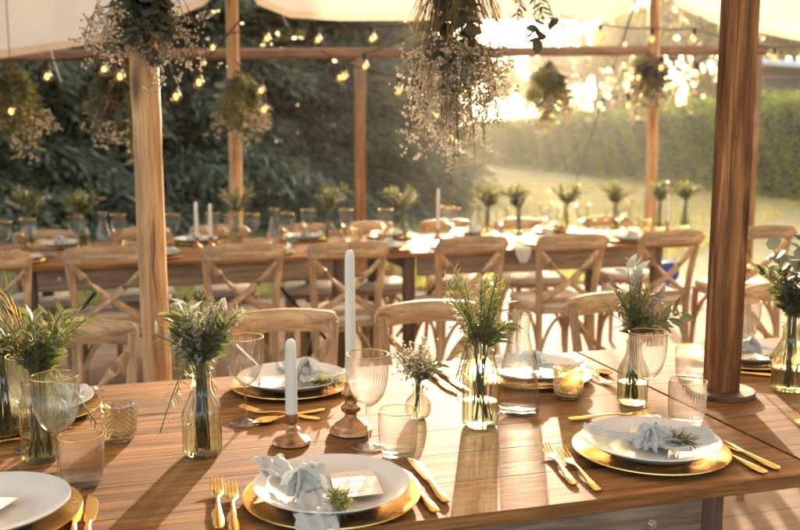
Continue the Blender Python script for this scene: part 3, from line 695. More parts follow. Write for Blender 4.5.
# ---- greenery
def foliage(root, recipe, seed, spread, top, bottom=0., neck=.16, nr=.012):
    """stems from the vase foot through the neck, fanning out; returns nothing, adds the parts"""
    rr = random.Random(seed); stems = MB(); acc = {}
    def put(kind, p, d, nn, l, w): acc.setdefault(kind, []).append((p, d, nn, l, w))
    for kind, cnt, hl, sl in recipe:         # kind, stems, height factor, spread factor
        for k in range(cnt):
            a = rr.uniform(0, 2*PI); rad = spread*sl*math.sqrt(rr.random())
            h = top*hl*rr.uniform(.75, 1.08)*(1-.25*(rad/max(spread, 1e-6))**2)
            p0 = Vector((rr.uniform(-1, 1)*nr*1.3, rr.uniform(-1, 1)*nr*1.3, bottom))
            p1 = Vector((nr*.75*math.cos(a), nr*.75*math.sin(a), neck))
            p3 = Vector((rad*math.cos(a), rad*math.sin(a), neck+h))
            if kind == 'trail': p3 = Vector(((spread*.7+.3*rad)*math.cos(a), (spread*.7+.3*rad)*math.sin(a), neck-rr.uniform(.03, .10)))
            p2 = p1+Vector((0, 0, abs(h)*.55))+Vector((math.cos(a), math.sin(a), 0))*rad*.15
            pts = []
            N = 14
            for i in range(N+1):
                t = i/N; q = p1*(1-t)**3+(p1+Vector((0, 0, h*.3)))*3*t*(1-t)**2+p2*3*t*t*(1-t)+p3*t**3; pts.append(q)
            if bottom < neck: stems.tube([p0]+pts, .0011, 5)
            else: stems.tube(pts, .0011, 5)
            side = 1
            for i in range(3 if kind != 'gyp' else 7, N+1):
                t = i/N; p = pts[i]; d = (pts[min(i+1, N)]-pts[i-1]).normalized()
                o = d.orthogonal().normalized(); b = d.cross(o)
                if kind in ('olive', 'silver'):
                    for _ in range(2):
                        ang = rr.uniform(0, 2*PI); out = (o*math.cos(ang)+b*math.sin(ang)); dd = (d*rr.uniform(.5, 1.0)+out*rr.uniform(.6, 1)).normalized()
                        put(kind, p, dd, dd.cross(d)+Vector((rr.uniform(-.4, .4), rr.uniform(-.4, .4), .8)), rr.uniform(.030, .052) if kind == 'olive' else rr.uniform(.024, .04), rr.uniform(.008, .0125) if kind == 'olive' else rr.uniform(.006, .011))
                elif kind == 'bigsilver':
                    if i > N-3:
                        for _ in range(2):
                            ang = rr.uniform(0, 2*PI); out = (o*math.cos(ang)+b*math.sin(ang)); dd = (d*rr.uniform(.5, 1.0)+out).normalized()
                            put('silver', p, dd, Vector((rr.gauss(0, .4), -1, .5)), rr.uniform(.034, .052), rr.uniform(.014, .020))
                elif kind in ('rosemary', 'trail'):
                    for _ in range(7):
                        ang = rr.uniform(0, 2*PI); out = (o*math.cos(ang)+b*math.sin(ang)); dd = (d*rr.uniform(.4, 1.1)+out).normalized()
                        put('rosemary', p.lerp(pts[i-1], rr.random()), dd, Vector((rr.uniform(-1, 1), rr.uniform(-1, 1), 1)), rr.uniform(.016, .032), rr.uniform(.0018, .003))
                elif kind == 'euca':
                    for s in (-1, 1):
                        ang = i*1.57; out = (o*math.cos(ang)+b*math.sin(ang))*s; dd = (d*.55+out).normalized()
                        if rr.random() < .8: put(kind, p, dd, d+Vector((rr.uniform(-.3, .3), rr.uniform(-.3, .3), .3)), rr.uniform(.026, .044), rr.uniform(.024, .036))
                elif kind == 'dried':
                    for _ in range(3):
                        ang = rr.uniform(0, 2*PI); out = (o*math.cos(ang)+b*math.sin(ang)); dd = (d+out*.35).normalized()
                        put(kind, p, dd, out, rr.uniform(.03, .06), .0022)
                elif kind == 'gyp':
                    for _ in range(5):
                        q = p+Vector((rr.gauss(0, .016), rr.gauss(0, .016), rr.gauss(.004, .012)))
                        stems.tube([p, q], .0004, 3, False)
                        put(kind, q, Vector((rr.gauss(0, 1), rr.gauss(0, 1), rr.gauss(0, 1))), Vector((rr.gauss(0, 1), rr.gauss(0, 1), 1)), (.0036), rr.uniform(.0028, .0045))
                elif kind == 'spike':
                    if i > N*.55:
                        for _ in range(6):
                            ang = rr.uniform(0, 2*PI); out = (o*math.cos(ang)+b*math.sin(ang)); q = p+out*rr.uniform(.002, .006)+d*rr.uniform(-.006, .006)
                            put('gyp', q, out, d, .004, rr.uniform(.0032, .0052))
    stems.build('stems', M['stem'], root, True, None)
    names = {'olive': 'olive_leaves', 'rosemary': 'rosemary_needles', 'euca': 'eucalyptus_leaves', 'silver': 'silver_leaves', 'gyp': 'blossoms', 'dried': 'dried_grasses'}
    shp = {'olive': 'lance', 'rosemary': 'quad', 'euca': 'round', 'silver': 'lance', 'gyp': 'bud', 'dried': 'quad'}
    for kind, L in acc.items():
        leaf_obj(names[kind], [x[0] for x in L], [x[1] for x in L], [x[2] for x in L], [x[3] for x in L], [x[4] for x in L], shp[kind], M[kind], root)
def bouquet(loc, recipe, seed, spread, top, lab, neck=.16, nr=.012, rz=0, grp='bouquets on the front tables', cat='bouquet'):
    root = empty('bouquet', (loc[0], loc[1], loc[2]), rz, lab, cat, grp)
    foliage(root, recipe, seed, spread, top, .012, neck, nr); return root

gob, tum, bot, jar, car, vot, bud, chg, plt = make_goblet(), make_tumbler(), make_bottle(), make_jar(), make_carafe(), make_votive(), make_bud(), make_charger(), make_plate()
frk, knf, spn, men = make_fork(), make_knife(), make_spoon(), make_menu()
nap0, nap1 = make_napkin(0), make_napkin(1)
T = lambda px, py: PZ(px, py, TT+.0005)
# -- front table glass
GG = 'gold-rimmed wine goblets'
place(gob, T(60, 478), .1, 'ribbed gold-rimmed goblet nearest the left edge of the picture', GG)
place(gob, T(33, 449), .1, 'goblet half hidden behind the leftmost front bouquet and goblet', GG)
place(gob, T(246, 423), .3, 'goblet beside the left vase with white flower spikes, before the blue napkin plate', GG)
place(gob, T(368, 447), .5, 'large goblet in the middle, in front of the tall candle in its bronze stick', GG)
place(gob, T(645, 416), .7, 'goblet in front of the vase with the silvery top leaf', GG)
place(gob, T(741, 372), .7, 'goblet standing just behind the dark squared post', GG)
TG = 'ribbed gold-rimmed tumblers'
place(tum, T(83, 485), 0, 'tumbler beside the leftmost goblet, front left corner', TG)
place(tum, T(398, 456), .2, 'tumbler below the bud vase, right of the middle goblet', TG)
place(tum, T(686, 424), .4, 'tumbler standing left of the round post foot', TG, 1.05)
place(tum, T(689, 379), .4, 'tumbler at the back of the table left of the dark post', TG, .95)
place(car, T(518, 412), .3, 'clear carafe on the front table beside the rosemary vase', 'glass carafes')
place(vot, T(120, 440), 0, 'hobnail amber votive glass between the two left front vases', 'hobnail votive glasses')
place(vot, T(568, 398), .2, 'hobnail amber votive glass right of the front carafe', 'hobnail votive glasses')
VG = 'olive glass bottle vases'
v1 = T(42, 459); place(jar, v1, 0, 'straight olive glass jar vase behind the leftmost goblet', VG)
v2 = T(203, 454); place(bot, v2, .2, 'ribbed bottle vase with white spikes, left of the short candle', VG)
v3 = T(480, 425); place(jar, v3, .5, 'straight olive jar vase holding rosemary, beside the clear carafe', VG, 1.08)
v4 = T(632, 403); place(bot, v4, .1, 'ribbed bottle vase behind the goblet, topped by a silvery leaf', VG, .92)
v5 = T(788, 390); place(bot, v5, .3, 'ribbed bottle vase at the right edge, right of the dark post', VG, (1.08, 1.08, 1.0))
v0 = T(8, 437); place(bot, v0, .3, 'bottle vase cut off by the left picture edge', VG)
bouquet(v1, [('olive', 9, 1., 1.), ('rosemary', 9, 1., .9), ('trail', 3, 1, 1.), ('dried', 2, 1.35, .6)], 11, .115, .145, 'dark green bouquet of olive and needles behind the leftmost goblet', .150, .016)
bouquet(v0, [('olive', 6, .8, 1.), ('rosemary', 6, .8, 1.), ('trail', 7, 1, .8)], 12, .07, .10, 'drooping bouquet at the very left edge of the front table')
bouquet(v2, [('olive', 8, .75, 1.), ('spike', 14, .95, .75), ('rosemary', 5, 1., .9), ('silver', 2, .95, 1.1), ('trail', 3, 1, .8)], 13, .112, .155, 'bouquet of dark olive sprigs and white flower spikes, left of the short candle')
bouquet(v3, [('rosemary', 15, 1.15, 1.), ('olive', 2, .6, .9), ('trail', 3, 1, .7), ('gyp', 2, .6, 1.0)], 14, .080, .165, 'loose bouquet of rosemary sprigs beside the clear carafe', .155, .017)
bq = bouquet(v4, [('rosemary', 10, .9, .8), ('spike', 6, .85, .7), ('olive', 3, .55, 1.1), ('bigsilver', 2, 1.0, .3)], 15, .095, .165, 'bouquet crowned by one silvery leaf, behind the front right goblet', .149)
bouquet(v5, [('olive', 6, .9, .9), ('rosemary', 9, .9, 1.), ('euca', 3, 1.2, .8), ('trail', 2, 1, .8)], 16, .105, .165, 'bushy bouquet with round eucalyptus leaves, right of the dark post')
b1 = T(418, 418); place(bud, b1, 0, 'small round ribbed bud vase right of the middle goblet', VG)
bouquet(b1, [('gyp', 6, 1.1, 1.), ('olive', 3, .75, 1.1)], 17, .055, .085, 'tiny sprig of gypsophila and olive in the round bud vase', .070, .006)

# -- candles
def stick(name, prof, loc, lab):
    m = MB(); m.lathe(prof, 48); o = m.build(name, M['bronze'], None, True, 35); o.location = loc; return tag(o, lab, 'candlestick', 'bronze candlesticks')
c1 = T(292, 443); c2 = T(351, 432)
stick('candlestick', [(.001, 0), (.036, .0), (.039, .003), (.036, .008), (.024, .012), (.018, .016), (.012, .022), (.011, .027), (.017, .030), (.011, .034), (.009, .040), (.0135, .044), (.0135, .062), (.012, .062), (.012, .048), (.001, .048)], c1, 'low flared bronze candlestick of the short candle, behind the front plate')
stick('candlestick', [(.001, 0), (.042, 0), (.045, .003), (.043, .009), (.036, .013), (.034, .018), (.026, .023), (.019, .028), (.013, .034), (.012, .041), (.020, .048), (.021, .055), (.013, .062), (.012, .070), (.019, .078), (.020, .084), (.014, .092), (.0125, .098), (.0125, .108), (.011, .108), (.011, .09), (.001, .09)], c2, 'tall turned bronze candlestick of the long candle, left of the middle goblet')
def candle(loc, h, r, lab, grp='white taper candles'):
    root = empty('taper_candle', loc, 0, lab, 'candle', grp)
    m = MB(); m.lathe([(.001, 0), (r*1.02, 0), (r*1.02, h*.4), (r*.93, h-.018), (r*.80, h-.006), (r*.35, h-.001), (.0005, h)], 28); m.build('wax', M['candle'], root, True, 60)
    m = MB(); m.tube([(0, 0, h-.002), (.001, 0, h+.006), (.003, 0, h+.011)], .0008, 6); m.build('wick', M['wick'], root); return root
candle((c1[0], c1[1], c1[2]+.0485), .165, .0118, 'short white taper candle in front of the plate with the back blue napkin')
candle((c2[0], c2[1], c2[2]+.0905), .292, .0105, 'tallest white taper candle, rising in front of the chairs at centre')

# -- place settings: charger, plate, napkin, menu, cutlery each its own thing
CHG, PLG, NPG, CUG, MNG = 'gold charger plates', 'pale grey dinner plates', 'knotted dusty blue napkins', 'gold cutlery', 'cream menu cards'
def setting(loc, where, nap=None, nrz=0, ndx=(0, 0), menu=None, mrz=0, plate=True):
    x, y, z = loc
    place(chg, loc, 0, 'gold charger plate '+where, CHG)
    if plate: place(plt, (x, y, z+.0052), .3, 'pale grey dinner plate '+where, PLG)
    if nap is not None: place(nap, (x+ndx[0], y+ndx[1], z+.0145), nrz, 'knotted dusty blue napkin '+where, NPG)
    if menu: place(men, (x+menu[0], y+menu[1], z+.0205), mrz, 'cream menu card '+where, MNG, None, (R(-2), R(-3)))
setting(T(332, 499), 'in the front centre of the front table', nap0, R(8), (-.045, .002), (.042, .006), R(-6))
setting(T(650, 453), 'at the front right of the front table', nap1, R(-4), (-.005, -.012), (.035, .062), R(-35))
setting(T(-16, 521), 'in the bottom left corner of the picture', None, 0, (0, 0), (-.012, -.010), R(-24))
setting(T(292, 387), 'at the back, behind the short candle', nap0, R(205), (.038, .020), (-.040, -.016), R(-8))
setting(T(532, 377), 'at the back, behind the clear carafe', nap1, R(165), (.005, .01))
setting(T(742, 360), 'at the back, behind the dark squared post', nap1, R(185), (.02, .0), (-.05, -.01), R(20))
setting(T(32, 412), 'at the back left, behind the leftmost bouquet', nap0, R(160), (.05, -.02), (-.03, 0), R(5))
CUT = [(frk, 219, 530, 216, 478, 'gold fork, left of the pair beside the front centre plate'), (frk, 235, 535, 230, 483, 'gold fork, right of the pair beside the front centre plate'),
       (knf, 447, 504, 414, 463, 'gold knife, upper of the pair right of the front centre plate'), (knf, 436, 514, 405, 476, 'gold knife, lower of the pair right of the front centre plate'),
       (frk, 575, 486, 537, 441, 'gold fork, left of the pair beside the front right plate'), (frk, 599, 492, 554, 447, 'gold fork, right of the pair beside the front right plate'),
       (knf, 779, 471, 715, 440, 'gold knife, upper of the pair right of the front right plate'), (knf, 766, 475, 704, 444, 'gold knife, lower of the pair right of the front right plate'),
       (knf, 70, 552, 77, 503, 'gold knife by the bottom left corner plate, left of the pair'), (knf, 84, 552, 92, 502, 'gold knife by the bottom left corner plate, right of the pair'),
       (spn, 324, 410, 266, 423, 'gold spoon lying behind the short candle'), (frk, 320, 420, 262, 413, 'gold fork lying behind the short candle'),
       (knf, 427, 372, 456, 394, 'gold knife, left of the pair at the back, above the bud vase'), (knf, 437, 370, 465, 390, 'gold knife, right of the pair at the back, above the bud vase'),
       (spn, 567, 362, 606, 375, 'gold spoon at the back, right of the hobnail votive'), (frk, 574, 369, 606, 383, 'gold fork at the back, right of the hobnail votive'),
       (frk, 569, 420, 634, 416, 'gold fork lying behind the front right plate'),
       (frk, 830, 446, 788, 414, 'gold fork cut by the right picture edge'), (knf, 776, 377, 730, 373, 'gold knife at the back right, behind the dark post'),
       (knf, -32, 434, 27, 431, 'gold knife at the back left, behind the leftmost goblet'), (frk, -40, 449, 19, 442, 'gold fork at the back left, lying nearer than the knife there')]
for pr, hx, hy, tx, ty, lab in CUT:
    a = T(hx, hy); b = T(tx, ty)
    place(pr, a, math.atan2(-(b[0]-a[0]), b[1]-a[1]), lab, CUG)
def herb(loc, rz, seed, lab, tilt=R(84)):
    root = empty('herb_sprig', loc, rz, lab, 'sprig', 'herb sprigs tucked by the napkins'); root.rotation_euler = (tilt, 0, rz)
    foliage(root, [('rosemary', 3, 1., 1.)], seed, .012, .085, 0, 0.0, .002)
x, y, z = T(332, 499); herb((x-.010, y-.045, z+.026), R(4), 21, 'green sprig between napkin and menu on the front centre plate')
x, y, z = T(292, 387); herb((x+.035, y-.05, z+.024), R(40), 22, 'green sprig on the plate behind the short candle')
x, y, z = T(650, 453); herb((x+.02, y+.01, z+.03), R(25), 23, 'green sprig on the front right plate')
x, y, z = T(742, 360); herb((x+.02, y-.06, z+.026), R(20), 24, 'green sprig on the plate behind the dark post')

# ------------------------------------------------------------------ far table dressing
FT = lambda px, py: PZ(px, py, TT+.0005)
for i, (px, py) in enumerate([(5, 258), (30, 254), (119, 248), (213, 246), (253, 247), (308, 241), (346, 241), (448, 236), (545, 232), (621, 229)]):
    place(gob, FT(px, py), i*.4, f'wine goblet on the far tables, {ORD[i]} far goblet from the left', GG)
for i, (px, py) in enumerate([(104, 250), (275, 244), (476, 238), (633, 230)]):
    place(car, FT(px, py), i*.7, f'gold-rimmed carafe on the far tables, {ORD[i]} far carafe from the left', 'glass carafes', .92)
for i, (px, py) in enumerate([(36, 262), (157, 248), (292, 245), (497, 238), (600, 234)]):
    place(tum, FT(px, py), i*.5, f'tumbler on the far tables, {ORD[i]} far tumbler from the left', TG)
for i, (px, py) in enumerate([(130, 255), (357, 240), (388, 239), (560, 234), (646, 230)]):
    place(vot, FT(px, py), i*.5, f'hobnail votive on the far tables, {ORD[i]} far votive from the left', 'hobnail votive glasses')
fb = None; kinds = []
for s in (31, 32, 33):
    r0 = empty('bouquet', (0, 0, 0), 0, None, 'bouquet', 'bouquets on the far tables')
    foliage(r0, [('olive', 5, 1., .9), ('rosemary', 7, 1.05, 1.), ('spike', 3, .85, 1.), ('silver', 2, .9, .9)][:3 + (s == 31)], s, .095, .135, .012, .149, .012)
    kinds.append(r0)
for i, (px, py) in enumerate([(31, 247), (84, 248), (237, 245), (329, 241), (403, 240), (487, 237), (518, 239), (565, 233), (615, 232), (659, 229), (685, 227)]):
    p = FT(px, py); place(bot, p, i*.8, f'bottle vase on the far tables, {ORD[i]} far vase from the left', VG, .92)
    place(kinds[i % 3], p, i*1.3, f'green bouquet on the far tables, {ORD[i]} far bouquet from the left', 'bouquets on the far tables', (1.3, 1.3, 1.15))
for i, X in enumerate([-.80, -.36, .16, .48, .80, 1.42, 1.84, 2.14, 2.46, 2.74, 2.98]):
    place(gob, (X, 5.20+.05*((i*3) % 4-1.5), TT+.0005), i*.6, f'wine goblet in the rear line of far-table goblets, {ORD[i]} of that line from the left', GG)
for i, X in enumerate([-.50, -.02, .44, 1.02, 1.30, 1.98, 2.36, 2.90]):
    place(tum, (X+.03, 5.02+.05*((i*3) % 4-1.5), TT+.0005), i*.6, f'tumbler in the middle line of the far tables, {ORD[i]} of that line from the left', TG)
for i, (px, py, h) in enumerate([(197, 247, .21), (211, 247, .20), (438, 238, .26), (667, 230, .20)]):
    p = FT(px, py)
    stick('candlestick', [(.001, 0), (.034, .0), (.036, .003), (.02, .012), (.010, .022), (.009, .040), (.0135, .044), (.0135, .060), (.012, .060), (.012, .048), (.001, .048)], p, f'small candlestick on the far tables, {ORD[i]} far candlestick from the left')
    candle((p[0], p[1], p[2]+.0485), h, .0105, f'thin pale candle on the far tables, {ORD[i]} far candle from the left')
k = 0
for i, X in enumerate([-.62, .05, .62, 1.30, 1.72, 2.28, 2.82]):
    setting((X, 4.80, TT+.0005), f'on the near side of the far tables, {ORD[i]} from the left', (nap0, nap1)[i % 2], R(40*i), (.01, .0), (-.03, .03) if i % 2 == 0 else None, R(12*i))
for i, X in enumerate([-.45, .30, .95, 1.50, 2.05, 2.62]):
    setting((X, 5.42, TT+.0005), f'on the far side of the far tables, {ORD[i]} from the left', (nap1, nap0)[i % 2], R(170+30*i), (.0, .0))
# napkin tail over the far table edge
m = MB(); cloth_strip(m, [(0, .06, .006), (0, .02, .006), (0, -.008, .003), (0, -.014, -.03), (0, -.014, -.075)], [.05, .05, .05, .045, .02], 2, .006, .4, 14, .01, random.Random(2), (0, -.5, 1))
o = m.build('napkin', M['napkin'], None, True, None); o.location = (PY(523, 240, 4.63)[0], 4.63, TT); o.modifiers.new('thickness', 'SOLIDIFY').thickness = .0012
tag(o, 'pale napkin hanging over the edge of the far table at centre right', 'napkin', NPG)

# ------------------------------------------------------------------ hanging flowers
def hanging(loc, w, h, seed, recipe, lab, cordz, sc=1., cat='hanging flowers'):
    root = empty('flower_bunch', loc, 0, lab, cat, 'flower bunches hung in the tent')
    rr = random.Random(seed); stems = MB(); acc = {}
    for kind, cnt, z0, z1, wf in recipe:       # depth range below the tie point, as shares of h
        for k in range(cnt):
            a = rr.uniform(0, 2*PI); rad = w*wf*math.sqrt(rr.random()); drop = h*(1-.28*(rad/max(w*wf, 1e-6))**2)*rr.uniform(max(z0+.10, z1*.62), z1*1.06)
            p0 = Vector((rr.gauss(0, .012*sc), rr.gauss(0, .012*sc), rr.uniform(-.02, .03))); p3 = Vector((rad*math.cos(a), rad*math.sin(a), -drop))
            p1 = p0+Vector((rad*.5*math.cos(a), rad*.5*math.sin(a), -drop*.15)); N = 16; pts = []
            for i in range(N+1):
                t = i/N; pts.append(p0*(1-t)**2+p1*2*t*(1-t)+p3*t*t)
            stems.tube(pts, .0013*sc, 5)
            for i in range(1, N+1):
                p = pts[i]
                if -p.z < z0*h: continue
                d = (pts[min(i+1, N)]-pts[i-1]).normalized(); o = d.orthogonal().normalized(); b = d.cross(o)
                if kind == 'euca':
                    for s in (-1, 1):
                        ang = i*1.57+k; out = (o*math.cos(ang)+b*math.sin(ang))*s; dd = (d*.7+out).normalized()
                        if rr.random() < .75: acc.setdefault(kind, []).append((p, dd, d+Vector((rr.uniform(-.6, .6), rr.uniform(-.6, .6), 0)), rr.uniform(.036, .062)*sc, rr.uniform(.030, .048)*sc))
                elif kind == 'dried':
                    for _ in range(4):
                        ang = rr.uniform(0, 2*PI); out = (o*math.cos(ang)+b*math.sin(ang)); acc.setdefault(kind, []).append((p, (d+out*.3).normalized(), out, rr.uniform(.04, .09)*sc, .003*sc))
                elif kind == 'rosemary':
                    for _ in range(6):
                        ang = rr.uniform(0, 2*PI); out = (o*math.cos(ang)+b*math.sin(ang)); acc.setdefault(kind, []).append((p, (d*.6+out).normalized(), Vector((rr.gauss(0, 1), rr.gauss(0, 1), 1)), rr.uniform(.02, .045)*sc, rr.uniform(.003, .007)*sc))
                elif kind == 'gyp':
                    for _ in range(rr.choice((1, 2, 2, 3))):     # side twig with its own cluster
                        q0 = p+Vector((rr.gauss(0, .02), rr.gauss(0, .02), rr.gauss(-.012, .016)))*sc
                        stems.tube([p, q0], .0005*sc, 3, False)
                        for _ in range(rr.randint(3, 7)):
                            q = q0+Vector((rr.gauss(0, .008), rr.gauss(0, .008), rr.gauss(0, .008)))*sc
                            stems.tube([q0, q], .00035*sc, 3, False)
                            acc.setdefault(kind, []).append((q, Vector((rr.gauss(0, 1), rr.gauss(0, 1), rr.gauss(0, 1))), Vector((rr.gauss(0, 1), rr.gauss(0, 1), 1)), .0048*sc, rr.uniform(.0036, .0058)*sc))
    stems.build('stems', M['twig'], root, True, None)
    names = {'rosemary': 'green_leaves', 'euca': 'eucalyptus_leaves', 'gyp': 'blossoms', 'dried': 'dried_grasses'}; shp = {'rosemary': 'lance', 'euca': 'round', 'gyp': 'bud', 'dried': 'quad'}
    for kind, L in acc.items():
        leaf_obj(names[kind], [x[0] for x in L], [x[1] for x in L], [x[2] for x in L], [x[3] for x in L], [x[4] for x in L], shp[kind], M[kind], root)
    m = MB(); m.tube([(0, 0, -.03), (0, 0, cordz-loc[2])], .003, 6); m.build('cord', M['twig'], root)
    return root
p = PY(455, -45, 2.35)
hanging(p, .135, .60, 41, [('dried', 12, .0, .42, .9), ('euca', 6, .12, .62, 1.15), ('rosemary', 5, .1, .8, .7), ('gyp', 60, .38, .98, 1.05)], 'large hanging bunch of eucalyptus above a cloud of gypsophila, in front of the sun', 3.1)
p = PY(532, -22, 2.35); hanging(p, .08, .20, 47, [('rosemary', 2, .1, 1., .9), ('euca', 2, .5, 1., .9)], 'small leafy twig hanging right of the big gypsophila bunch', 3.1)
p = PY(140, -52, 2.84)
hanging(p, .17, .385, 42, [('euca', 26, .05, .80, .62), ('gyp', 27, .45, 1.0, 1.2), ('rosemary', 6, .1, .6, .8)], 'hanging bunch of dark eucalyptus and gypsophila tied round the near pale pole', 2.9)
hb = hanging(PY(648, 54, 6.3), .17, .46, 43, [('dried', 4, .05, .6, .7), ('rosemary', 20, .06, 1., 1.15), ('euca', 6, .1, .8, .9), ('gyp', 15, .55, 1.05, 1.1)], 'blurred bunch of dried grasses hung on the pinkish far pole', 2.75, 1.7)
place(hb, PY(648, 54, 6.3), 0)
place(hb, PY(549, 64, 6.2), 1.1, 'blurred brownish bunch hanging freely between the two far poles, against the sun')
place(hb, PY(240, 72, 6.25), 2.2, 'blurred bunch hung on the slender far left pole')
place(hb, PY(10, 66, 5.4), 3.0, 'blurred hanging bunch of pale flowers at the left picture edge')
place(hb, PY(122, 66, 5.0), 3.9, 'blurred hanging bunch just left of the near pale pole')

# ------------------------------------------------------------------ string lights
def string(name_lab, bulbs, Y, ends=None):
    pts = [Vector(PY(px, py, Y)) for px, py in bulbs]
    root = empty('string_lights', pts[0], 0, name_lab, 'string lights', 'strings of warm bulbs under the tent')
    o = pts[0]; tops = [p+Vector((0, 0, .085)) for p in pts]
    a = Vector(PY(*ends[0], Y)) if ends else tops[0]+Vector((-.5, 0, .1)); b = Vector(PY(*ends[1], Y)) if ends else tops[-1]+Vector((.5, 0, .1))
    line = [a]+tops+[b]; m = MB(); path = []
    for i in range(len(line)-1):
        for k in range(8):
            t = k/8; q = line[i].lerp(line[i+1], t); q.z -= .06*(line[i+1]-line[i]).length*4*t*(1-t)*.5; path.append(q-o)
    path.append(line[-1]-o); m.tube(path, .0045, 6); m.build('cable', M['black'], root)
    for p in pts:
        c = p-o; s = MB(); s.lathe([(.001, .088), (.008, .088), (.013, .080), (.014, .052), (.012, .040), (.001, .040)], 16, c=c); so = s.build('socket', M['black'], root)
        g = MB(); g.lathe([(.011, .042), (.014, .032), (.022, .016), (.027, 0), (.026, -.012), (.019, -.024), (.008, -.030), (.001, -.031)], 20, c=c); gb = g.build('bulb', M['bulb'], root)
        f = MB(); f.ball(c+Vector((0, 0, .002)), .0105, 10, 8, (1, 1, 1.5)); f.build('filament', M['filament'], gb)
string('string of bulbs along the far canopy edge, left of the pinkish pole', [(213, 48), (267, 39), (318, 40), (372, 39)], 6.2, ((150, 22), (440, 20)))
string('string of bulbs at the far canopy edge by the pinkish pole', [(600, 36), (652, 40), (694, 40), (774, 59)], 6.1, ((560, 15), (830, 40)))
string('string of bulbs low at the left, crossing behind the near pale pole', [(11, 112), (47, 77), (104, 70)], 5.2, ((-40, 60), (150, 40)))
string('pair of bulbs glowing by the near pale pole flowers', [(120, 77), (176, 97), (199, 83)], 4.8, ((85, 40), (240, 20)))
string('string of bulbs low across the dark trees beside the far left pole', [(264, 110), (261, 91), (340, 78), (365, 67)], 5.8, ((235, 60), (420, 30)))
string('string of bulbs left of the large hanging gypsophila', [(344, 77), (399, 91), (423, 79)], 5.4, ((320, 50), (470, 20)))
string('string of bulbs looping down round the pinkish far pole', [(628, 106), (638, 78), (661, 68), (696, 75)], 5.9, ((600, 100), (760, 20)))
string('two bulbs hanging down the reddish post right of the dark post', [(752, 115), (749, 266)], 7.3, ((752, 60), (748, 250)))

# cable reel under the far table
root = empty('cable_reel', PZ(667, 284, 0.012), R(-30), 'small bright blue round reel on the floor edge beneath the far table', 'reel')
m = MB(); m.tube([(0, -.03, .112), (0, -.045, .112)], .105, 32); m.build('blue_disc', M['blue'], root)
m = MB(); m.tube([(0, .03, .112), (0, .045, .112)], .105, 32); m.build('rear_disc', M['blue'], root)
m = MB(); m.tube([(0, -.03, .112), (0, .03, .112)], .07, 24); m.build('spool', M['white'], root)
m = MB(); m.tube(arc((-.10, 0, .112), (.10, 0, .112), (0, 0, .15), 12), .009, 8); m.build('handle', M['white'], root)

# ------------------------------------------------------------------ trees and hedge
def conifer(seed, H, L0):
    rs = np.random.default_rng(seed); root = empty('conifer_tree'); root['category'] = 'tree'
    m = MB(); m.tube([(0, 0, 0), (0, 0, H*.5), (0, 0, H)], [.22, .13, .02], 10); P = []; D = []; N = []; L = []; W = []
    nb = 130
    br = MB()
    for k in range(nb):
        h = .25+(H-.6)*(k/nb)**1.15; ln = (L0*(1-(h/H)**1.1)+.35)*rs.uniform(.7, 1.15); a = k*2.399+rs.normal(0, .25)
        d = np.array([math.cos(a), math.sin(a), 0]); lat = np.array([-math.sin(a), math.cos(a), 0])
        up = rs.uniform(.05, .3); droop = rs.uniform(.25, .5)
        npt = int(150*ln+50); t = np.sqrt(rs.random(npt)); 
        s = rs.normal(0, 1, npt)*(.16+.28*np.sin(PI*np.clip(t, 0, 1)))*.34*ln
        pos = d*(t*ln)[:, None]+lat*s[:, None]; pos[:, 2] = h+up*t*ln-droop*ln*t**2-.25*np.abs(s)+rs.normal(0, .07, npt)
        dd = d*(.8)+lat*(np.sign(s)*rs.uniform(.1, .9, npt))[:, None]; dd[:, 2] += rs.uniform(-.7, .05, npt)
        nn = np.zeros((npt, 3)); nn[:, 2] = 1; nn += rs.normal(0, .45, (npt, 3))
        P.append(pos); D.append(dd); N.append(nn); L.append(.08+.34*rs.random(npt)**2); W.append(rs.uniform(.022, .065, npt))
        br.tube([(0, 0, h), tuple(d*ln*.5+np.array([0, 0, h+up*.5*ln-droop*ln*.25])), tuple(d*ln*.9+np.array([0, 0, h+up*.9*ln-droop*ln*.81]))], [.05, .03, .008], 5)
    m.build('trunk', M['bark'], root); br.build('branches', M['bark'], root)
    leaf_obj('crown', np.concatenate(P), np.concatenate(D), np.concatenate(N), np.concatenate(L), np.concatenate(W), 'quad', M['conifer'], root)
    return root
cons = [conifer(1, 13., 4.2), conifer(2, 11., 3.6), conifer(3, 9., 3.2)]
CL = ['dark conifer filling the left edge behind the tables', 'dark conifer between the near pale pole and the left edge', 'dark conifer straight behind the near pale pole', 'dark conifer behind the slender left pole', 'dark conifer just left of the reddish post',
      'dark conifer right of the reddish post, last of the evergreens', 'tall dark conifer at the back of the evergreens, far left', 'tall dark conifer at the back, behind the slender left pole', 'tall dark conifer at the back, above the reddish post', 'low dark conifer at the lawn edge beside the hanging gypsophila', 'tall dark conifer at the back, between the left edge and the near pale pole']
CP = [(-60, 15, 0), (60, 17, 1), (150, 15.5, 2), (235, 17.5, 0), (315, 17, 2), (385, 19.5, 2), (-20, 24, 1), (190, 25, 0), (290, 25, 1), (425, 24, 2), (80, 24, 0)]
CS = [1, 1, 1, 1, .95, .78, 1.1, 1.15, .95, .6, 1.1]
for i, (px, dist, k) in enumerate(CP):
    r = ray(px, 141); t = dist/math.hypot(r[0], r[1]); place(cons[k], (r[0]*t, r[1]*t, -.05), i*1.7, CL[i], 'dark evergreens left of the lawn', CS[i])
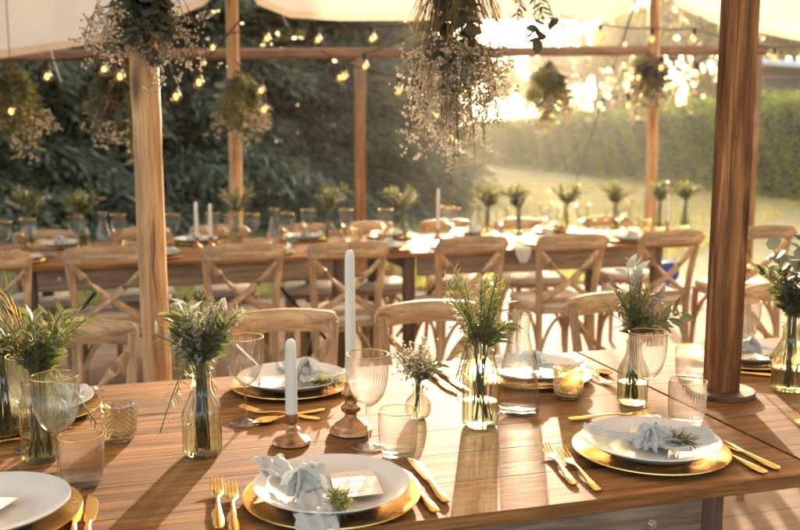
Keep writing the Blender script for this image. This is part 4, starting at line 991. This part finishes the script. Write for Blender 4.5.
def broadleaf(seed, H, spread, leaves):
    rs = random.Random(seed); root = empty('broadleaf_tree'); root['category'] = 'tree'
    m = MB(); br = MB(); tips = []
    def grow(p, d, ln, r, lev):
        q = p+d*ln; mid = p.lerp(q, .5)+Vector((rs.gauss(0, .05), rs.gauss(0, .05), 0))*ln
        (m if lev == 0 else br).tube([p, mid, q], [r, r*.85, r*.7], 7 if lev < 2 else 4)
        if lev >= 2: tips.append((p, q))
        if lev == 4: return
        for _ in range(3 if lev < 3 else 3):
            a = rs.uniform(0, 2*PI); o = d.orthogonal().normalized(); o.rotate(Matrix.Rotation(a, 3, d)); nd_ = (d*rs.uniform(.7, 1.1)+o*rs.uniform(.4, .8)*spread+Vector((0, 0, .15))).normalized()
            grow(p.lerp(q, rs.uniform(.65, 1)), nd_, ln*rs.uniform(.64, .84), r*.6, lev+1)
    grow(Vector((0, 0, 0)), Vector((rs.gauss(0, .05), rs.gauss(0, .05), 1)).normalized(), H*.33, H*.016, 0)
    m.build('trunk', M['bark'], root); br.build('branches', M['bark'], root)
    rn = np.random.default_rng(seed); P = []
    while len(P) < leaves:          # leaves sit in loose clumps with gaps between them
        a, b = rs.choice(tips); c = a.lerp(b, rs.random())+Vector((rs.gauss(0, .30), rs.gauss(0, .30), rs.gauss(0, .25)))
        for _ in range(rs.randint(5, 14)): P.append(tuple(c+Vector((rs.gauss(0, .13), rs.gauss(0, .13), rs.gauss(0, .11)))))
    n = len(P); leaf_obj('crown', P, rn.normal(0, 1, (n, 3)), rn.normal(0, 1, (n, 3)), rn.uniform(.08, .20, n), rn.uniform(.06, .13, n), 'quad', M['decid'], root)
    return root
bl = [broadleaf(5, 10., 1., 7000), broadleaf(6, 9., 1.1, 5600), broadleaf(7, 11., .9, 5600)]
BLP = [(350, 50, 0, 1.25), (405, 56, 1, 1.25), (418, 50, 2, .85), (474, 60, 1, .95), (497, 66, 2, 1.0), (524, 70, 1, .92), (550, 58, 2, .85), (582, 62, 1, 1.05), (610, 55, 0, 1.15), (650, 50, 1, 1.2), (690, 46, 0, 1.1), (712, 44, 2, 1.1), (760, 48, 1, 1.2), (810, 46, 0, 1.1),
       (375, 74, 0, 1.5), (412, 78, 1, 1.3), (452, 80, 0, 1.0), (545, 84, 0, 1.15), (595, 80, 0, 1.5), (632, 76, 1, 1.5), (672, 74, 0, 1.4), (735, 72, 1, 1.5), (785, 70, 2, 1.3),
       (566, 50, 1, .5), (608, 47, 0, .55), (638, 46, 1, .55), (668, 43, 2, .5), (700, 41, 0, .52), (735, 39, 1, .5)]
BLL = ['thin leafy tree behind the evergreens, right of the reddish post', 'thin leafy tree showing between evergreens and hanging gypsophila', 'sparse tree behind the large hanging gypsophila', 'sparse sunlit tree just left of the low sun', 'sparse backlit tree directly under the low sun', 'sparse backlit tree just right of the low sun', 'airy backlit tree behind the freely hanging brown bunch', 'airy tree above the ladder by the hedge', 'airy tree behind the hedge, left of the pinkish pole', 'airy tree behind the pinkish pole', 'leafy tree with grey trunk behind the hedge, left of the dark post', 'tall tree with bare grey trunk beside the dark post', 'leafy tree behind the white-roofed shed', 'leafy tree behind the hedge at the right picture edge'] + [f'distant backlit tree in the farthest row beyond the hedge, {ORD[i]} from the left' for i in range(9)] + [f'low bushy tree just over the hedge top, {ORD[i]} of these low ones from the left' for i in range(6)]
for i, (px, dist, k, sc) in enumerate(BLP):
    r = ray(px, 141); t = dist/math.hypot(r[0], r[1]); place(bl[k], (r[0]*t, r[1]*t, -.05), i*2.1, BLL[i], 'thin backlit trees beyond the hedge', sc)

# hedge
A = Vector(PZ(494, 164.5, 0)); B = Vector(PZ(905, 213, 0))
rs = np.random.default_rng(9); root = empty('hedge', A, math.atan2(B.y-A.y, B.x-A.x), 'long clipped green hedge closing the lawn on the right', 'hedge')
A = A+(A-B)*.30; root.location = A; LN = (B-A).length; HH, HW = 2.35, 1.2
m = MB(); m.box((LN/2, HW/2, HH/2-.05), (LN-.3, HW-.35, HH-.3), .15); m.build('core', M['hedgecore'], root)
n = 46000
u = rs.random(n); fx = LN*u; bump = .10*np.sin(fx*1.9)+.08*np.sin(fx*4.3+1)+.05*np.sin(fx*9)
top = rs.random(n) < .28
P = np.stack([fx, np.where(top, HW*rs.random(n), rs.normal(0, .07, n)+.05), np.where(top, HH+rs.normal(0, .06, n)+bump, HH*rs.random(n)**.9)], 1)
P[:, 1] += np.where(top, 0, .09*np.sin(fx*2.7+P[:, 2]*3)+.06*np.sin(fx*6+P[:, 2]*5))
D = rs.normal(0, .6, (n, 3)); D[:, 1] -= np.where(top, 0, .5); D[:, 2] += np.where(top, .8, -.1)
N = rs.normal(0, .6, (n, 3)); N[:, 1] -= np.where(top, 0, .8); N[:, 2] += .5
leaf_obj('foliage', P, D, N, rs.uniform(.07, .16, n), rs.uniform(.05, .10, n), 'quad', M['hedge'], root)
# ladder leaning on the hedge
a = Vector(PZ(571, 172, 0)); ang = math.atan2(B.y-A.y, B.x-A.x)
root = empty('ladder', a, ang, 'pale grey ladder leaning against the hedge beyond the lawn', 'ladder')
for s in (-1, 1): m = MB(); m.sweep([(s*.2, -.1, 0), (s*.2+.35, .95, 2.5)], (.035, .03), (1, 0, 0)); m.build('side_rail', M['strap'], root)
for i in range(8):
    t = (i+.7)/8.4; m = MB(); m.tube([(-.2+.35*t, -.1+1.05*t, 2.5*t), (.2+.35*t, -.1+1.05*t, 2.5*t)], .018, 6); m.build('rung', M['strap'], root)
# shed beyond the hedge
a = PZ(830, 190, 0); r = ray(815, 141); t = 31/math.hypot(r[0], r[1])
root = empty('shed', (r[0]*t, r[1]*t, 0), R(-14), 'dark boarded shed with a white roof edge showing above the hedge', 'shed')
m = MB(); m.box((0, 0, 1.6), (4.6, 3., 3.2), .02); m.build('wall', M['shedwall'], root)
m = MB(); m.box((0, 0, 3.42), (5.4, 3.8, .16), .02, Matrix.Rotation(R(4), 3, 'Y').to_3x3()); m.build('roof', M['white'], root)

# ------------------------------------------------------------------ warm evening haze
hm, hnt, hout = newmat('evening_haze'); pv = nd(hnt, 'ShaderNodeVolumePrincipled')
pv.inputs['Color'].default_value = (1, .93, .86, 1); pv.inputs['Density'].default_value = .0006; pv.inputs['Anisotropy'].default_value = .72
hnt.links.new(pv.outputs[0], hout.inputs['Volume'])
m = MB(); m.box((10, 40, 8.5), (170, 150, 21), 0); tag(m.build('haze', hm, None, False), None, None, None, 'stuff')
# ------------------------------------------------------------------ light, sky, camera
SUN_EL, SUN_AZ = R(9.0), R(22.2)
w = bpy.data.worlds.new('World'); scene.world = w; w.use_nodes = True; nt = w.node_tree
bg = nt.nodes.get('Background') or nt.nodes.new('ShaderNodeBackground'); wo = nt.nodes.get('World Output') or nt.nodes.new('ShaderNodeOutputWorld')
sky = nt.nodes.new('ShaderNodeTexSky'); sky.sky_type = 'NISHITA'; sky.sun_disc = False; sky.sun_elevation = SUN_EL; sky.sun_rotation = SUN_AZ
sky.air_density = .7; sky.dust_density = 6.; sky.ozone_density = 0.
nt.links.new(sky.outputs[0], bg.inputs['Color']); bg.inputs['Strength'].default_value = .15
nt.links.new(bg.outputs[0], wo.inputs['Surface'])
sl = bpy.data.lights.new('sun', 'SUN'); sl.energy = 2.0; sl.angle = R(.6); sl.color = (1., .785, .575)
so = bpy.data.objects.new('sun', sl); col.objects.link(so)
sd = Vector((math.sin(SUN_AZ)*math.cos(SUN_EL), math.cos(SUN_AZ)*math.cos(SUN_EL), math.sin(SUN_EL)))
so.rotation_euler = sd.to_track_quat('Z', 'Y').to_euler(); so.location = (8, 20, 6)
cam = bpy.data.cameras.new('camera'); co = bpy.data.objects.new('camera', cam); col.objects.link(co)
cam.sensor_width = 36; cam.sensor_fit = 'HORIZONTAL'; cam.lens = 36*F/800.; cam.clip_start = .05; cam.clip_end = 3000
co.location = (0, 0, EYE); co.rotation_euler = (PI/2-PITCH, 0, -YAW)
cam.dof.use_dof = True; cam.dof.focus_distance = 1.74; cam.dof.aperture_fstop = 4.2; cam.dof.aperture_blades = 0
scene.camera = co
scene.view_settings.view_transform = 'Standard'; scene.view_settings.look = 'None'; scene.view_settings.exposure = 3.1; scene.view_settings.gamma = 1
scene.render.engine = 'CYCLES'
cy = scene.cycles; cy.use_denoising = True
try: cy.denoiser = 'OPENIMAGEDENOISE'
except Exception: pass
cy.max_bounces = 10; cy.diffuse_bounces = 4; cy.glossy_bounces = 4; cy.transmission_bounces = 6; cy.transparent_max_bounces = 24
cy.sample_clamp_indirect = 8.; cy.caustics_reflective = False; cy.caustics_refractive = False
